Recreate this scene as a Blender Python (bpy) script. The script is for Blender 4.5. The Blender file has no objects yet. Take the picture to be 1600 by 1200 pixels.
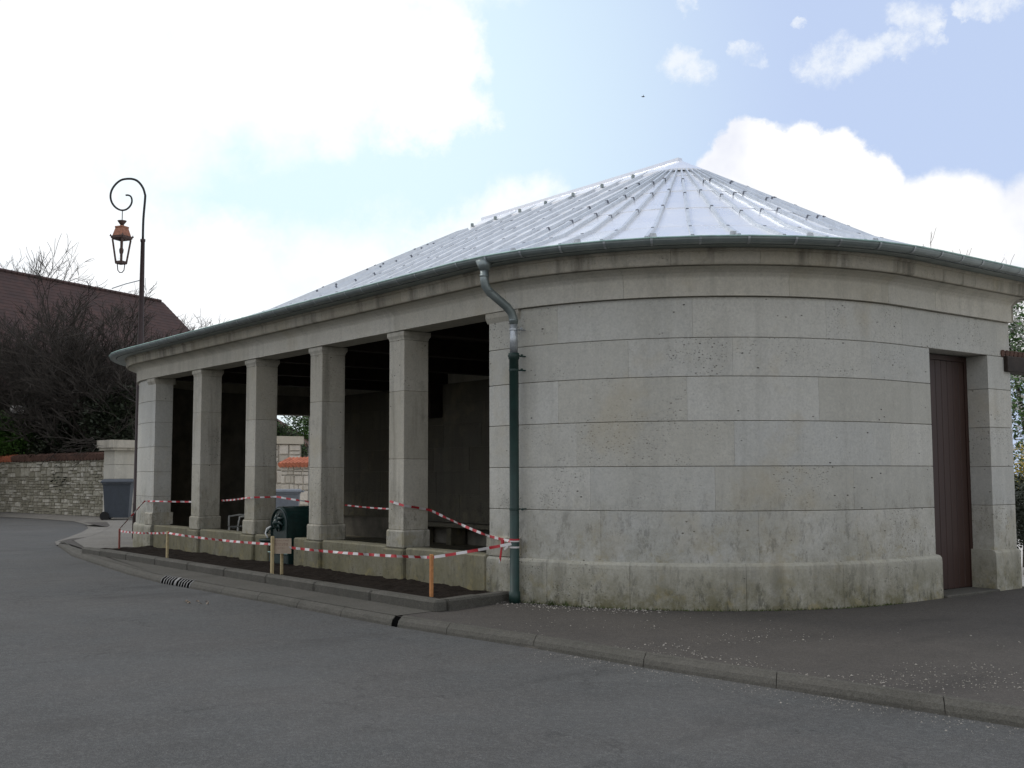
import bpy, math, random
from mathutils import Vector, Matrix, noise
random.seed(7)
R_=math.radians
scene=bpy.context.scene
col=scene.collection
# ------------------------------------------------------------------ camera
F_PX=1750.0; PITCH=R_(4.641); ROLL=R_(-0.193)
FH=Vector((0.78740,-0.61644,0)); RT0=Vector((-0.61644,-0.78740,0)); ZU=Vector((0,0,1))
FW=FH*math.cos(PITCH)+ZU*math.sin(PITCH); UP0=-FH*math.sin(PITCH)+ZU*math.cos(PITCH)
RT=RT0*math.cos(ROLL)+UP0*math.sin(ROLL); UP=-RT0*math.sin(ROLL)+UP0*math.cos(ROLL)
EYE=Vector((0,0,1.6))
cd=bpy.data.cameras.new('camera'); cam=bpy.data.objects.new('camera',cd); col.objects.link(cam)
cd.sensor_width=36; cd.lens=F_PX/1600*36; cd.clip_start=.05; cd.clip_end=3000
m=Matrix((RT,UP,-FW)).transposed().to_4x4(); m.translation=EYE; cam.matrix_world=m
scene.camera=cam
def ray(x,y): return (FW*F_PX+RT*(x-800)+UP*(600-y)).normalized()
def G(x,y,z=0.0):
    d=ray(x,y); return EYE+d*((z-1.6)/d.z)
def at(x,y,D):
    d=ray(x,y); return EYE+d*(D/math.hypot(d.x,d.y))
# ------------------------------------------------------------------ world and sun
SUN_EL=R_(50); SUN_AZ=R_(20)      # azimuth counted from +x towards +y
w=bpy.data.worlds.new('World'); scene.world=w; w.use_nodes=True
nt=w.node_tree; nt.nodes.clear(); N=nt.nodes.new; LK=nt.links.new
out=N('ShaderNodeOutputWorld'); bg=N('ShaderNodeBackground'); LK(bg.outputs[0],out.inputs[0])
sky=N('ShaderNodeTexSky'); sky.sky_type='NISHITA'; sky.sun_disc=False
sky.sun_elevation=SUN_EL; sky.sun_rotation=math.pi/2-SUN_AZ; sky.air_density=1.0; sky.dust_density=1.5; sky.ozone_density=1.5
bg.inputs[1].default_value=0.096
tc=N('ShaderNodeTexCoord'); DIR=tc.outputs['Generated']
def vmath(op,a,b=None,v=None):
    n=N('ShaderNodeVectorMath'); n.operation=op; LK(a,n.inputs[0])
    if b is not None: LK(b,n.inputs[1])
    if v is not None: n.inputs[1].default_value=v
    return n
def smath(op,a,b):
    n=N('ShaderNodeMath'); n.operation=op
    for i,q in enumerate((a,b)):
        if isinstance(q,(int,float)): n.inputs[i].default_value=q
        else: LK(q,n.inputs[i])
    return n.outputs[0]
def wnoise(scale,detail,rough,seed=0):
    mp=N('ShaderNodeMapping'); mp.inputs['Location'].default_value=(seed,seed*.7,0); LK(DIR,mp.inputs[0])
    n=N('ShaderNodeTexNoise'); n.inputs['Scale'].default_value=scale; n.inputs['Detail'].default_value=detail; n.inputs['Roughness'].default_value=rough
    LK(mp.outputs[0],n.inputs['Vector']); return n
def warped(scale,detail,amp,seed,rough=.6):
    n=wnoise(scale,detail,rough,seed); s=vmath('SUBTRACT',n.outputs['Color'],v=(.5,.5,.5)); q=vmath('SCALE',s.outputs[0]); q.inputs['Scale'].default_value=amp
    a=vmath('ADD',DIR,q.outputs[0]); return vmath('NORMALIZE',a.outputs[0]).outputs[0]
def lobes(vec,lst,soft):
    acc=None
    for (px,py,r) in lst:
        d=ray(px,py); a=r/F_PX
        dp=vmath('DOT_PRODUCT',vec,v=tuple(d)).outputs['Value']
        mr=N('ShaderNodeMapRange'); mr.interpolation_type='SMOOTHSTEP'; mr.inputs['From Min'].default_value=math.cos(a*(1+soft)); mr.inputs['From Max'].default_value=math.cos(max(a*(1-soft),0.0001))
        LK(dp,mr.inputs[0]); v=mr.outputs[0]
        acc=v if acc is None else smath('MAXIMUM',acc,v)
    return acc
def ramp(v,a,b,x=0.,y=1.):
    mr=N('ShaderNodeMapRange'); mr.interpolation_type='SMOOTHSTEP'
    for k,q in zip(('From Min','From Max','To Min','To Max'),(a,b,x,y)): mr.inputs[k].default_value=q
    LK(v,mr.inputs[0]); return mr.outputs[0]
def mixc(f,a,b):
    m=N('ShaderNodeMix'); m.data_type='RGBA'
    if isinstance(f,float): m.inputs[0].default_value=f
    else: LK(f,m.inputs[0])
    for i,q in ((6,a),(7,b)):
        if isinstance(q,tuple): m.inputs[i].default_value=q
        else: LK(q,m.inputs[i])
    return m.outputs[2]
# crisp cumulus heap over the roof at the right
heap=lobes(warped(26,6,.028,3.1,.65),[(1185,262,66),(1250,262,60),(1140,285,55),(1165,240,52),(1300,262,55),(1345,300,62),(1230,330,120),(1360,370,80),(1470,400,120),(1480,350,50),(1540,380,68),(1590,372,50),(1650,360,60),(1700,430,160),(1320,420,120),(1860,420,170),(2100,430,200)],.10)
# broad veils of cloud at the left and above
veil=lobes(warped(8,8,.15,1.3,.66),[(150,40,215),(380,20,170),(560,60,130),(650,130,85),(300,120,60),(60,200,110),(560,530,175),(330,515,140),(90,440,180),(790,450,125),(700,470,120),(-150,200,260),(-100,500,300),(350,-150,260),(100,-200,260),(700,-180,150)],.34)
wisp=lobes(warped(19,8,.06,8.2,.68),[(1255,108,13),(1278,103,15),(1302,98,17),(1326,92,19),(1350,86,19),(1376,82,16),(1400,79,14),(1424,77,11),(1448,75,9),(1466,74,6),(1060,104,15),(1080,106,17),(1102,110,14),(1165,80,12),(1180,72,10),(1188,92,9),(1415,24,17),(1436,34,18),(1450,48,12),(1500,16,9),(1520,12,12),(1545,7,13),(1575,2,14),(1250,38,6),(1060,12,9),(1075,4,8),(625,0,26),(650,8,18)],.9)
n1=wnoise(3.2,7,.6,5.5); gen=ramp(n1.outputs['Fac'],.40,.56)
# outside the neighbourhood of the view the general cloud field takes over
fr=vmath('DOT_PRODUCT',DIR,v=tuple(ray(850,250))).outputs['Value']; inview=ramp(fr,.72,.86)
genm=smath('MULTIPLY',gen,smath('SUBTRACT',1.0,inview))
wn=wnoise(22,6,.7,2.2); wispm=smath('MULTIPLY',wisp,ramp(wn.outputs['Fac'],.36,.66,.05,.85))
vn=wnoise(9,6,.6,9.2); veilm=smath('MULTIPLY',veil,ramp(vn.outputs['Fac'],.25,.5,.7,1.0))
# clear air: Nishita, brighter and paler towards the hidden sun at the left
glow=vmath('DOT_PRODUCT',DIR,v=tuple(ray(250,300))).outputs['Value']
glowm=ramp(glow,.84,1.0,0,1)
skyc=vmath('MULTIPLY',sky.outputs[0],v=(1.0,1.0,1.0)).outputs[0]
air=mixc(.80,skyc,(6.5,7.8,10.7,1))
air=mixc(glowm,air,(8.2,10.2,11.0,1))
sh=wnoise(7,5,.55,4.4)
cw=mixc(ramp(sh.outputs['Fac'],.5,.75),(11.2,10.9,10.5,1),(9.6,9.5,9.4,1))
cv=mixc(ramp(sh.outputs['Fac'],.5,.75),(11.2,11.4,11.6,1),(10.0,10.5,11.0,1)); cc=mixc(inview,cw,cv)
c1=mixc(smath('MAXIMUM',veilm,genm),air,cc)
c1=mixc(wispm,c1,(9.7,10.1,10.6,1))
c1=mixc(heap,c1,mixc(ramp(sh.outputs['Fac'],.52,.74),(11,11,11,1),(8.6,8.9,10.0,1)))
# below the horizon: pale ground haze
sz=N('ShaderNodeSeparateXYZ'); LK(DIR,sz.inputs[0])
c1=mixc(ramp(sz.outputs[2],-.06,0.0,1.0,0.0),c1,(1.6,1.6,1.5,1))
LK(c1,bg.inputs[0])
sd=bpy.data.lights.new('sun','SUN'); sd.energy=1.0; sd.angle=R_(16); sd.color=(1,.96,.9)
sun=bpy.data.objects.new('sun',sd); col.objects.link(sun)
sv=Vector((math.cos(SUN_EL)*math.cos(SUN_AZ),math.cos(SUN_EL)*math.sin(SUN_AZ),math.sin(SUN_EL)))
sun.rotation_euler=sv.to_track_quat('Z','Y').to_euler()
scene.render.engine='CYCLES'
scene.view_settings.view_transform='Standard'; scene.view_settings.look='None'; scene.view_settings.exposure=0.0; scene.view_settings.gamma=1; scene.view_settings.use_curve_mapping=False
scene.render.resolution_x=1024; scene.render.resolution_y=768
# ------------------------------------------------------------------ helpers
class MB:
    def __init__(s): s.v=[]; s.f=[]; s.m=[]
    def add(s,vs,fs,mi=0):
        o=len(s.v); s.v+= [tuple(q) for q in vs]; s.f+=[tuple(o+i for i in f) for f in fs]; s.m+=[mi]*len(fs)
    def box(s,a,b,mi=0):
        x0,y0,z0=a; x1,y1,z1=b
        s.add([(x0,y0,z0),(x1,y0,z0),(x1,y1,z0),(x0,y1,z0),(x0,y0,z1),(x1,y0,z1),(x1,y1,z1),(x0,y1,z1)],[(0,3,2,1),(4,5,6,7),(0,1,5,4),(1,2,6,5),(2,3,7,6),(3,0,4,7)],mi)
    def cbox(s,a,b,c=.01,mi=0):      # box with chamfered edges
        x0,y0,z0=a; x1,y1,z1=b
        if x1<x0:x0,x1=x1,x0
        if y1<y0:y0,y1=y1,y0
        if z1<z0:z0,z1=z1,z0
        vs=[];
        X=(x0,x0+c,x1-c,x1);Y=(y0,y0+c,y1-c,y1);Z=(z0,z0+c,z1-c,z1)
        lv=[(Z[0],c),(Z[1],0),(Z[2],0),(Z[3],c)]
        for z,k in lv:
            vs+=[(x0+c,y0+k,z),(x1-c,y0+k,z),(x1-k,y0+c,z),(x1-k,y1-c,z),(x1-c,y1-k,z),(x0+c,y1-k,z),(x0+k,y1-c,z),(x0+k,y0+c,z)]
        fs=[tuple(range(7,-1,-1)),tuple(range(24,32))]
        for r in range(3):
            for i in range(8): j=(i+1)%8; fs.append((r*8+i,r*8+j,r*8+8+j,r*8+8+i))
        s.add(vs,fs,mi)
    def tube(s,pts,rad,n=8,mi=0,cap=True):
        pts=[Vector(q) for q in pts]
        if not isinstance(rad,(list,tuple)): rad=[rad]*len(pts)
        vs=[];fs=[];up=None
        for i,q in enumerate(pts):
            d=(pts[min(i+1,len(pts)-1)]-pts[max(i-1,0)])
            if d.length<1e-9:d=Vector((0,0,1))
            d.normalize()
            if up is None: up=Vector((0,0,1)) if abs(d.z)<.9 else Vector((1,0,0))
            a=d.cross(up)
            if a.length<1e-4: a=d.cross(Vector((0,1,0)))
            a.normalize(); b=a.cross(d); up=b
            for k in range(n):
                t=2*math.pi*k/n; vs.append(q+(a*math.cos(t)+b*math.sin(t))*rad[i])
        for i in range(len(pts)-1):
            for k in range(n): fs.append((i*n+k,i*n+(k+1)%n,i*n+n+(k+1)%n,i*n+n+k))
        if cap: fs.append(tuple(range(n-1,-1,-1))); fs.append(tuple((len(pts)-1)*n+k for k in range(n)))
        s.add(vs,fs,mi)
    def lathe(s,c,prof,n=16,mi=0):
        vs=[];fs=[]
        for r,z in prof:
            for k in range(n):
                t=2*math.pi*k/n; vs.append((c[0]+r*math.cos(t),c[1]+r*math.sin(t),c[2]+z))
        for i in range(len(prof)-1):
            for k in range(n): fs.append((i*n+k,i*n+(k+1)%n,i*n+n+(k+1)%n,i*n+n+k))
        fs.append(tuple(range(n-1,-1,-1))); fs.append(tuple((len(prof)-1)*n+k for k in range(n)))
        s.add(vs,fs,mi)
    def obox(s,c,ax,ay,az,mi=0):     # oriented box: centre and half axes
        c=Vector(c);ax=Vector(ax);ay=Vector(ay);az=Vector(az)
        vs=[c+ax*i+ay*j+az*k for k in(-1,1) for j in(-1,1) for i in (-1,1)]
        s.add(vs,[(0,2,3,1),(4,5,7,6),(0,1,5,4),(1,3,7,5),(3,2,6,7),(2,0,4,6)],mi)
    def build(s,name,mats,parent=None,smooth=False,loc=None):
        me=bpy.data.meshes.new(name); me.from_pydata(s.v,[],s.f)
        if not isinstance(mats,(list,tuple)): mats=[mats]
        for q in mats: me.materials.append(q)
        if len(mats)>1: me.polygons.foreach_set('material_index',s.m)
        if smooth: me.polygons.foreach_set('use_smooth',[len(f)<=4 for f in s.f])
        me.update()
        return link(name,me,parent,loc)
def link(name,me,parent=None,loc=None):
    o=bpy.data.objects.new(name,me); col.objects.link(o)
    if loc is not None: o.location=loc
    if parent is not None: o.parent=parent; o.matrix_parent_inverse=parent.matrix_world_inv if hasattr(parent,'matrix_world_inv') else Matrix.Translation(-wloc(parent))
    return o
def wloc(o):
    v=Vector(o.location); q=o.parent
    return v if q is None else v
def tag(o,label=None,cat=None,group=None,kind=None):
    for k,v in (('label',label),('category',cat),('group',group),('kind',kind)):
        if v: o[k]=v
    return o
def empty(name,loc,label,cat,group=None):
    o=bpy.data.objects.new(name,None); col.objects.link(o); o.location=loc; o.empty_display_size=.2
    bpy.context.view_layer.update()
    return tag(o,label,cat,group)
# ------------------------------------------------------------------ materials
def mat(name,build):
    m=bpy.data.materials.new(name); m.use_nodes=True; t=m.node_tree; b=t.nodes['Principled BSDF']
    build(t,b); return m
class T:
    def __init__(s,t,obj=True):
        s.t=t; s.tc=t.nodes.new('ShaderNodeNewGeometry').outputs['Position']
    def n(s,ty,**k):
        q=s.t.nodes.new(ty)
        for a,v in k.items(): setattr(q,a,v)
        return q
    def lk(s,a,b): s.t.links.new(a,b)
    def noise(s,sc,det=4,ro=.55,scale=None,off=None,out='Fac'):
        q=s.n('ShaderNodeTexNoise'); q.inputs['Scale'].default_value=sc;q.inputs['Detail'].default_value=det;q.inputs['Roughness'].default_value=ro
        mp=s.n('ShaderNodeMapping'); s.lk(s.tc,mp.inputs[0])
        if scale: mp.inputs['Scale'].default_value=scale
        if off: mp.inputs['Location'].default_value=off
        s.lk(mp.outputs[0],q.inputs['Vector']); return q.outputs[out]
    def vor(s,sc,feat='F1',scale=None,out='Distance'):
        q=s.n('ShaderNodeTexVoronoi',feature=feat); q.inputs['Scale'].default_value=sc
        mp=s.n('ShaderNodeMapping')
        if feat!='F1':
            wn=s.noise(1.7,5,.7,out='Color'); sb=s.n('ShaderNodeVectorMath',operation='SCALE'); s.lk(wn,sb.inputs[0]); sb.inputs['Scale'].default_value=1.1
            ad=s.n('ShaderNodeVectorMath',operation='ADD'); s.lk(s.tc,ad.inputs[0]); s.lk(sb.outputs[0],ad.inputs[1]); s.lk(ad.outputs[0],mp.inputs[0])
        else: s.lk(s.tc,mp.inputs[0])
        if scale: mp.inputs['Scale'].default_value=scale
        s.lk(mp.outputs[0],q.inputs['Vector']); return q.outputs[out]
    def ramp(s,v,a,b,x=0.,y=1.):
        q=s.n('ShaderNodeMapRange')
        for k,z in zip(('From Min','From Max','To Min','To Max'),(a,b,x,y)): q.inputs[k].default_value=z
        s.lk(v,q.inputs[0]); return q.outputs[0]
    def mix(s,f,a,b,mode='MIX'):
        q=s.n('ShaderNodeMix',data_type='RGBA',blend_type=mode)
        if isinstance(f,(int,float)): q.inputs[0].default_value=f
        else: s.lk(f,q.inputs[0])
        for i,z in((6,a),(7,b)):
            if isinstance(z,tuple): q.inputs[i].default_value=z if len(z)==4 else z+(1,)
            else: s.lk(z,q.inputs[i])
        return q.outputs[2]
    def math(s,op,a,b=0.):
        q=s.n('ShaderNodeMath',operation=op)
        for i,z in enumerate((a,b)):
            if isinstance(z,(int,float)): q.inputs[i].default_value=z
            else: s.lk(z,q.inputs[i])
        return q.outputs[0]
    def bump(s,b,h,st=.3,dist=.01):
        q=s.n('ShaderNodeBump'); q.inputs['Strength'].default_value=st; q.inputs['Distance'].default_value=dist
        s.lk(h,q.inputs['Height']); s.lk(q.outputs[0],b.inputs['Normal'])
    def rnd(s): return s.n('ShaderNodeObjectInfo').outputs['Random']
    def z(s):
        q=s.n('ShaderNodeSeparateXYZ'); s.lk(s.tc,q.inputs[0]); return q.outputs[2]
def stone_mat(name,base,warm,algae=0.0,dirt=.35,pits=1.0,alg_top=.9):
    def f(t,b):
        k=T(t); r=k.rnd()
        big=k.noise(1.1,4,.6); med=k.noise(7,5,.7); fine=k.noise(34,4,.75)
        c=k.mix(k.ramp(r,0,1),base,warm)
        c=k.mix(k.ramp(k.math('FRACT',k.math('MULTIPLY',r,7.31)),.45,.9,0,.6),c,tuple(q*a for q,a in zip(base[:3],(.83,.80,.73))))
        c=k.mix(k.ramp(big,.42,.62,0,.28),c,tuple(q*a for q,a in zip(base[:3],(.80,.77,.70))))
        c=k.mix(k.ramp(med,.50,.68,0,.28),c,tuple(min(.8,q*a) for q,a in zip(base[:3],(1.22,1.20,1.12))))
        c=k.mix(k.ramp(k.noise(13,4,.7,off=(2,7,1)),.52,.68,0,.25),c,tuple(q*.66 for q in base[:3]))
        c=k.mix(k.ramp(fine,.42,.68,0,.42),c,tuple(q*.62 for q in base[:3]))
        gate=k.math('MULTIPLY',k.ramp(k.noise(1.6,4,.7,off=(3,1,7)),.46,.58,0,1),k.ramp(k.math('FRACT',k.math('MULTIPLY',r,3.77)),.15,.75,.15,1.0))
        v=k.vor(17,scale=(1,1,1.25)); pit=k.math('MULTIPLY',k.ramp(v,.10,.24,1,0),gate)
        v3=k.vor(29,scale=(1,1,1.1)); pit3=k.math('MULTIPLY',k.ramp(v3,.14,.30,1,0),gate)
        v2=k.vor(5.5,scale=(1,1,1.7)); pit2=k.math('MULTIPLY',k.ramp(v2,.055,.10,1,0),k.ramp(k.noise(2.6,2,.5,off=(9,4,2)),.50,.56,0,1))
        pall=k.math('MINIMUM',k.math('ADD',k.math('MULTIPLY',k.math('MAXIMUM',pit,k.math('MULTIPLY',pit3,.6)),.8*pits),k.math('MULTIPLY',pit2,pits)),1.0)
        c=k.mix(k.math('MULTIPLY',pall,.85),c,(.050,.045,.037))
        st=k.noise(3.2,5,.65,scale=(1,1,.10),off=(5,2,0)); c=k.mix(k.ramp(st,.50,.68,0,dirt),c,(.115,.110,.090))
        blot=k.noise(2.3,5,.75,off=(6,6,2)); c=k.mix(k.ramp(blot,.58,.72,0,dirt*.7),c,(.13,.12,.09))
        och=k.noise(.9,4,.7,off=(1,9,4)); c=k.mix(k.ramp(och,.56,.70,0,.30),c,(.40,.34,.22))
        if algae:
            z=k.z(); g=k.ramp(z,alg_top,0.0,0,1)
            an=k.noise(2.6,6,.75,off=(1,8,3)); a=k.math('MULTIPLY',g,k.ramp(an,.36,.58,.12,1.0))
            c=k.mix(k.math('MULTIPLY',a,algae),c,(.135,.125,.065))
            bk=k.noise(8,6,.8,scale=(1,1,.45),off=(4,4,1)); c=k.mix(k.math('MULTIPLY',k.ramp(bk,.53,.62,0,.60),k.math('POWER',g,.6)),c,(.055,.056,.045))
            ry=k.noise(3.3,4,.7,off=(8,1,1)); c=k.mix(k.math('MULTIPLY',k.ramp(ry,.55,.66,0,.5),g),c,(.30,.25,.11))
        k.lk(c,b.inputs['Base Color']); b.inputs['Roughness'].default_value=.9; b.inputs['Specular IOR Level'].default_value=.2
        h=k.math('SUBTRACT',k.math('MULTIPLY',fine,.3),k.math('MULTIPLY',pall,1.0)); h=k.math('ADD',h,k.math('MULTIPLY',med,.5))
        k.bump(b,h,.6,.012)
    return mat(name,f)
def simple(name,c,rough=.7,metal=0.,var=.25,sc=8,bump=0.,sc2=40,spec=.4,alt=None):
    def f(t,b):
        k=T(t); v=k.noise(sc,4,.6); q=k.mix(k.ramp(v,.3,.7,0,1),tuple(a*(1-var) for a in c),alt or tuple(min(1,a*(1+var)) for a in c))
        k.lk(q,b.inputs['Base Color']); b.inputs['Roughness'].default_value=rough; b.inputs['Metallic'].default_value=metal; b.inputs['Specular IOR Level'].default_value=spec
        if bump: k.bump(b,k.noise(sc2,4,.6),bump,.01)
    return mat(name,f)
M={}
M['stone']=stone_mat('limestone',(.485,.488,.455),(.555,.545,.490),algae=.70,alg_top=1.45,dirt=.15)
M['plinth']=stone_mat('limestone_plinth',(.40,.395,.345),(.44,.43,.365),algae=.95,alg_top=.62,dirt=.45)
M['frieze']=stone_mat('limestone_frieze',(.54,.525,.465),(.60,.575,.50),dirt=.22,pits=.25)
M['cornice']=stone_mat('limestone_cornice',(.47,.44,.37),(.56,.525,.44),dirt=.7,pits=.5)
M['pillar']=stone_mat('limestone_pillar',(.47,.455,.40),(.53,.505,.43),algae=.6,alg_top=1.6,dirt=.5)
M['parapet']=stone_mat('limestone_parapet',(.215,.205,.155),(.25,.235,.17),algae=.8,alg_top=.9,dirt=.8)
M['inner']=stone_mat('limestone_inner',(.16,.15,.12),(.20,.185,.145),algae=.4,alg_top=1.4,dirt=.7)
M['mortar']=simple('joint_mortar',(.20,.165,.12),.95,var=.3)
M['core']=simple('wall_render_dark',(.20,.185,.15),.95,var=.3,sc=3,bump=.4)
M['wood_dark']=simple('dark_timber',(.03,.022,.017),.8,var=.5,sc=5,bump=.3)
def f(t,b):
    k=T(t); r=k.rnd(); g=k.noise(9,5,.7,scale=(6,6,.25)); c=k.mix(k.ramp(g,.3,.7),(.022,.008,.005),(.042,.015,.009)); c=k.mix(k.ramp(r,0,1,0,.4),c,(.04,.02,.014))
    k.lk(c,b.inputs['Base Color']); b.inputs['Roughness'].default_value=.55; k.bump(b,g,.4,.004)
M['door']=mat('door_planks_brown',f)
def f(t,b):
    k=T(t); r=k.rnd(); v=k.noise(1.6,5,.65); st=k.noise(5,5,.6,scale=(1,1,1))
    c=k.mix(k.ramp(v,.3,.75),(.78,.80,.84),(.86,.875,.90)); c=k.mix(k.ramp(r,0,1,0,.35),c,(.66,.70,.78)); c=k.mix(k.ramp(st,.58,.8,0,.22),c,(.55,.57,.6))
    k.lk(c,b.inputs['Base Color']); b.inputs['Metallic'].default_value=.55
    k.lk(k.ramp(v,.35,.7,.26,.36),b.inputs['Roughness'])
    wv=k.noise(2.6,3,.55,scale=(1,1,3)); k.bump(b,wv,.45,.04)
M['zinc']=mat('zinc_sheet',f)
def f(t,b):
    k=T(t); v=k.noise(4,5,.65,scale=(1,1,1)); c=k.mix(k.ramp(v,.3,.7),(.20,.24,.237),(.30,.34,.335)); k.lk(c,b.inputs['Base Color'])
    b.inputs['Metallic'].default_value=.6; b.inputs['Roughness'].default_value=.45; k.bump(b,k.noise(12,3,.5),.15,.01)
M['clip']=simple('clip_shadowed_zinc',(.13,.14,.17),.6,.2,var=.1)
M['batten']=simple('zinc_batten',(.62,.66,.70),.38,.55,var=.1)
M['gutter']=mat('zinc_gutter_grey_green',f)
M['galv']=simple('galvanised_pipe',(.42,.45,.47),.42,.6,var=.3,sc=14)
M['green']=simple('green_paint',(.008,.032,.026),.55,var=.25,sc=6,spec=.5)
M['fountain']=simple('fountain_green_paint',(.006,.022,.019),.4,var=.35,sc=12,bump=.2,spec=.5)
M['verdigris']=simple('verdigris_edge',(.32,.47,.43),.6,.2,var=.2)
def ground_mat(name,base,lo,hi,speck,patch,scale_big=.4,grain=1.0,spk=.6,rough=.88,crack=.0):
    def f(t,b):
        k=T(t); a=k.noise(scale_big,5,.65); d=k.noise(1.3,6,.75,scale=(1,.45,1),off=(2,9,0)); g1=k.noise(22,4,.8); g2=k.noise(60,3,.8); g3=k.noise(130,2,.8)
        c=k.mix(k.ramp(a,.40,.60),base,patch); c=k.mix(k.ramp(d,.48,.66,0,.45),c,lo)
        g0=k.noise(7,5,.8,off=(4,2,9)); c=k.mix(k.ramp(g0,.46,.60,0,.22*grain),c,lo); c=k.mix(k.ramp(g0,.47,.36,0,.14*grain),c,hi); c=k.mix(k.ramp(g1,.44,.62,0,.42*grain),c,lo); c=k.mix(k.ramp(g1,.50,.36,0,.30*grain),c,hi)
        c=k.mix(k.ramp(g2,.44,.60,0,.55*grain),c,tuple(q*.55 for q in lo)); c=k.mix(k.ramp(g3,.50,.36,0,.55*grain),c,hi)
        v=k.vor(38); v4=k.vor(80,scale=(1,1,1)); sp=k.math('MAXIMUM',k.math('MULTIPLY',k.ramp(v,.06,.16,1,0),k.ramp(k.noise(3,3,.6,off=(1,1,4)),.50,.62,0,1)),k.math('MULTIPLY',k.ramp(v4,.12,.26,1,0),k.ramp(k.noise(9,3,.6),.46,.60,0,.7)))
        c=k.mix(k.math('MULTIPLY',sp,spk),c,speck)
        st=k.noise(.9,5,.65,scale=(1,.25,1),off=(7,1,0)); c=k.mix(k.ramp(st,.58,.70,0,.4),c,tuple(q*.6 for q in lo))
        e=k.vor(.42,'DISTANCE_TO_EDGE'); crk=k.math('MULTIPLY',k.ramp(e,.0035,.009,1,0),k.ramp(k.noise(.5,3,.6,off=(3,8,0)),.50,.56,0,crack)); c=k.mix(crk,c,(.022,.022,.02))
        sp2=k.ramp(k.noise(.33,6,.7,off=(11,2,0)),.48,.62,0,.13); c=k.mix(sp2,c,hi)
        oil=k.ramp(k.vor(.8,scale=(1,.4,1)),.10,.30,.25,0); c=k.mix(k.math('MULTIPLY',oil,k.ramp(k.noise(1.9,4,.7,off=(2,2,6)),.45,.6,0,1)),c,tuple(q*.55 for q in lo))
        k.lk(c,b.inputs['Base Color']); b.inputs['Roughness'].default_value=rough; b.inputs['Specular IOR Level'].default_value=.25
        k.bump(b,k.math('ADD',g2,k.math('ADD',g1,sp)),.7,.006)
    return mat(name,f)
M['road']=ground_mat('road_asphalt',(.086,.085,.081),(.048,.048,.046),(.165,.163,.155),(.32,.31,.29),(.078,.084,.084),spk=.65,grain=1.25,scale_big=.55,crack=.40)
M['pave']=ground_mat('pavement_tarmac',(.070,.063,.055),(.040,.037,.033),(.115,.106,.094),(.24,.225,.20),(.086,.077,.067),scale_big=.8,grain=1.2,spk=.75)
M['gravel']=ground_mat('pale_gravel_path',(.17,.16,.14),(.11,.105,.09),(.27,.255,.23),(.38,.36,.33),(.22,.21,.185),scale_big=.7,grain=1.1,spk=.6)
M['kerb']=ground_mat('kerb_concrete',(.100,.094,.080),(.060,.058,.048),(.145,.139,.122),(.20,.19,.17),(.082,.080,.066),scale_big=1.6,grain=.9,spk=.35)
M['soil']=simple('planter_soil',(.016,.012,.009),.98,var=.5,sc=20,bump=1.0,sc2=60,spec=.1)
M['bright_yard']=simple('bright_gravel_yard',(.55,.53,.49),.95,var=.12,sc=5,bump=.4)
M['grass_ground']=simple('rough_grass_ground',(.06,.075,.035),.95,var=.4,sc=1.5)
def f(t,b):
    k=T(t); r=k.rnd(); a=k.noise(7,5,.7); c=k.mix(k.ramp(r,0,1),(.24,.225,.16),(.60,.57,.48)); c=k.mix(k.ramp(a,.35,.7,0,.6),c,(.12,.11,.08))
    k.lk(c,b.inputs['Base Color']); b.inputs['Roughness'].default_value=.95; k.bump(b,a,.6,.03)
M['rubble']=mat('rubble_stone',f)
def f(t,b):
    k=T(t); r=k.rnd(); a=k.noise(7,5,.7); c=k.mix(k.ramp(r,0,1),(.42,.38,.31),(.60,.55,.47)); c=k.mix(k.ramp(a,.35,.7,0,.5),c,(.3,.28,.23))
    k.lk(c,b.inputs['Base Color']); b.inputs['Roughness'].default_value=.95; k.bump(b,a,.6,.03)
M['rubble_pale']=mat('rubble_stone_pale',f)
M['rub_mortar']=simple('rubble_mortar',(.22,.20,.155),.97,var=.3,sc=6,bump=.6)
M['rub_mortar_pale']=simple('rubble_mortar_pale',(.27,.25,.21),.97,var=.3,sc=6,bump=.6)
M['tile_orange']=simple('orange_tile',(.40,.13,.07),.8,var=.3,sc=4)
M['tile_dark']=simple('mossy_tile',(.10,.055,.04),.9,var=.4,sc=3)
def f(t,b):
    k=T(t); r=k.noise(1.1,5,.7); a=k.vor(3.2,out='Color'); s=k.n('ShaderNodeSeparateColor'); k.lk(a,s.inputs[0])
    c=k.mix(k.ramp(r,.3,.7),(.060,.034,.030),(.088,.047,.040)); c=k.mix(k.ramp(s.outputs[0],0,1,0,.75),c,(.045,.030,.028)); k.lk(c,b.inputs['Base Color']); b.inputs['Roughness'].default_value=.9
M['roof_tile']=mat('brown_roof_tiles',f)
M['render_dark']=simple('house_wall_render',(.10,.09,.075),.95,var=.3,sc=2)
M['bark_dark']=simple('dark_bark',(.050,.042,.035),.95,var=.4,sc=10)
M['twig_dark']=simple('dark_twigs',(.042,.036,.030),.95,var=.4,sc=3)
M['twig_grey']=simple('grey_twigs',(.12,.105,.095),.95,var=.3,sc=3)
M['bud']=simple('small_buds',(.10,.07,.05),.9,var=.4,sc=3)
M['leaf_dark']=simple('dark_ivy_leaves',(.020,.028,.013),.7,var=.5,sc=1.5)
M['leaf']=simple('green_leaves',(.045,.095,.022),.6,var=.4,sc=1.2)
M['leaf_fresh']=simple('fresh_leaves',(.07,.15,.03),.6,var=.35,sc=1.2)
M['blossom']=simple('white_blossom',(.65,.64,.62),.7,var=.15)
M['yellow']=simple('yellow_blossom',(.45,.33,.02),.7,var=.2)
M['bin']=simple('slate_grey_bin_plastic',(.045,.055,.068),.5,var=.12)
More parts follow.
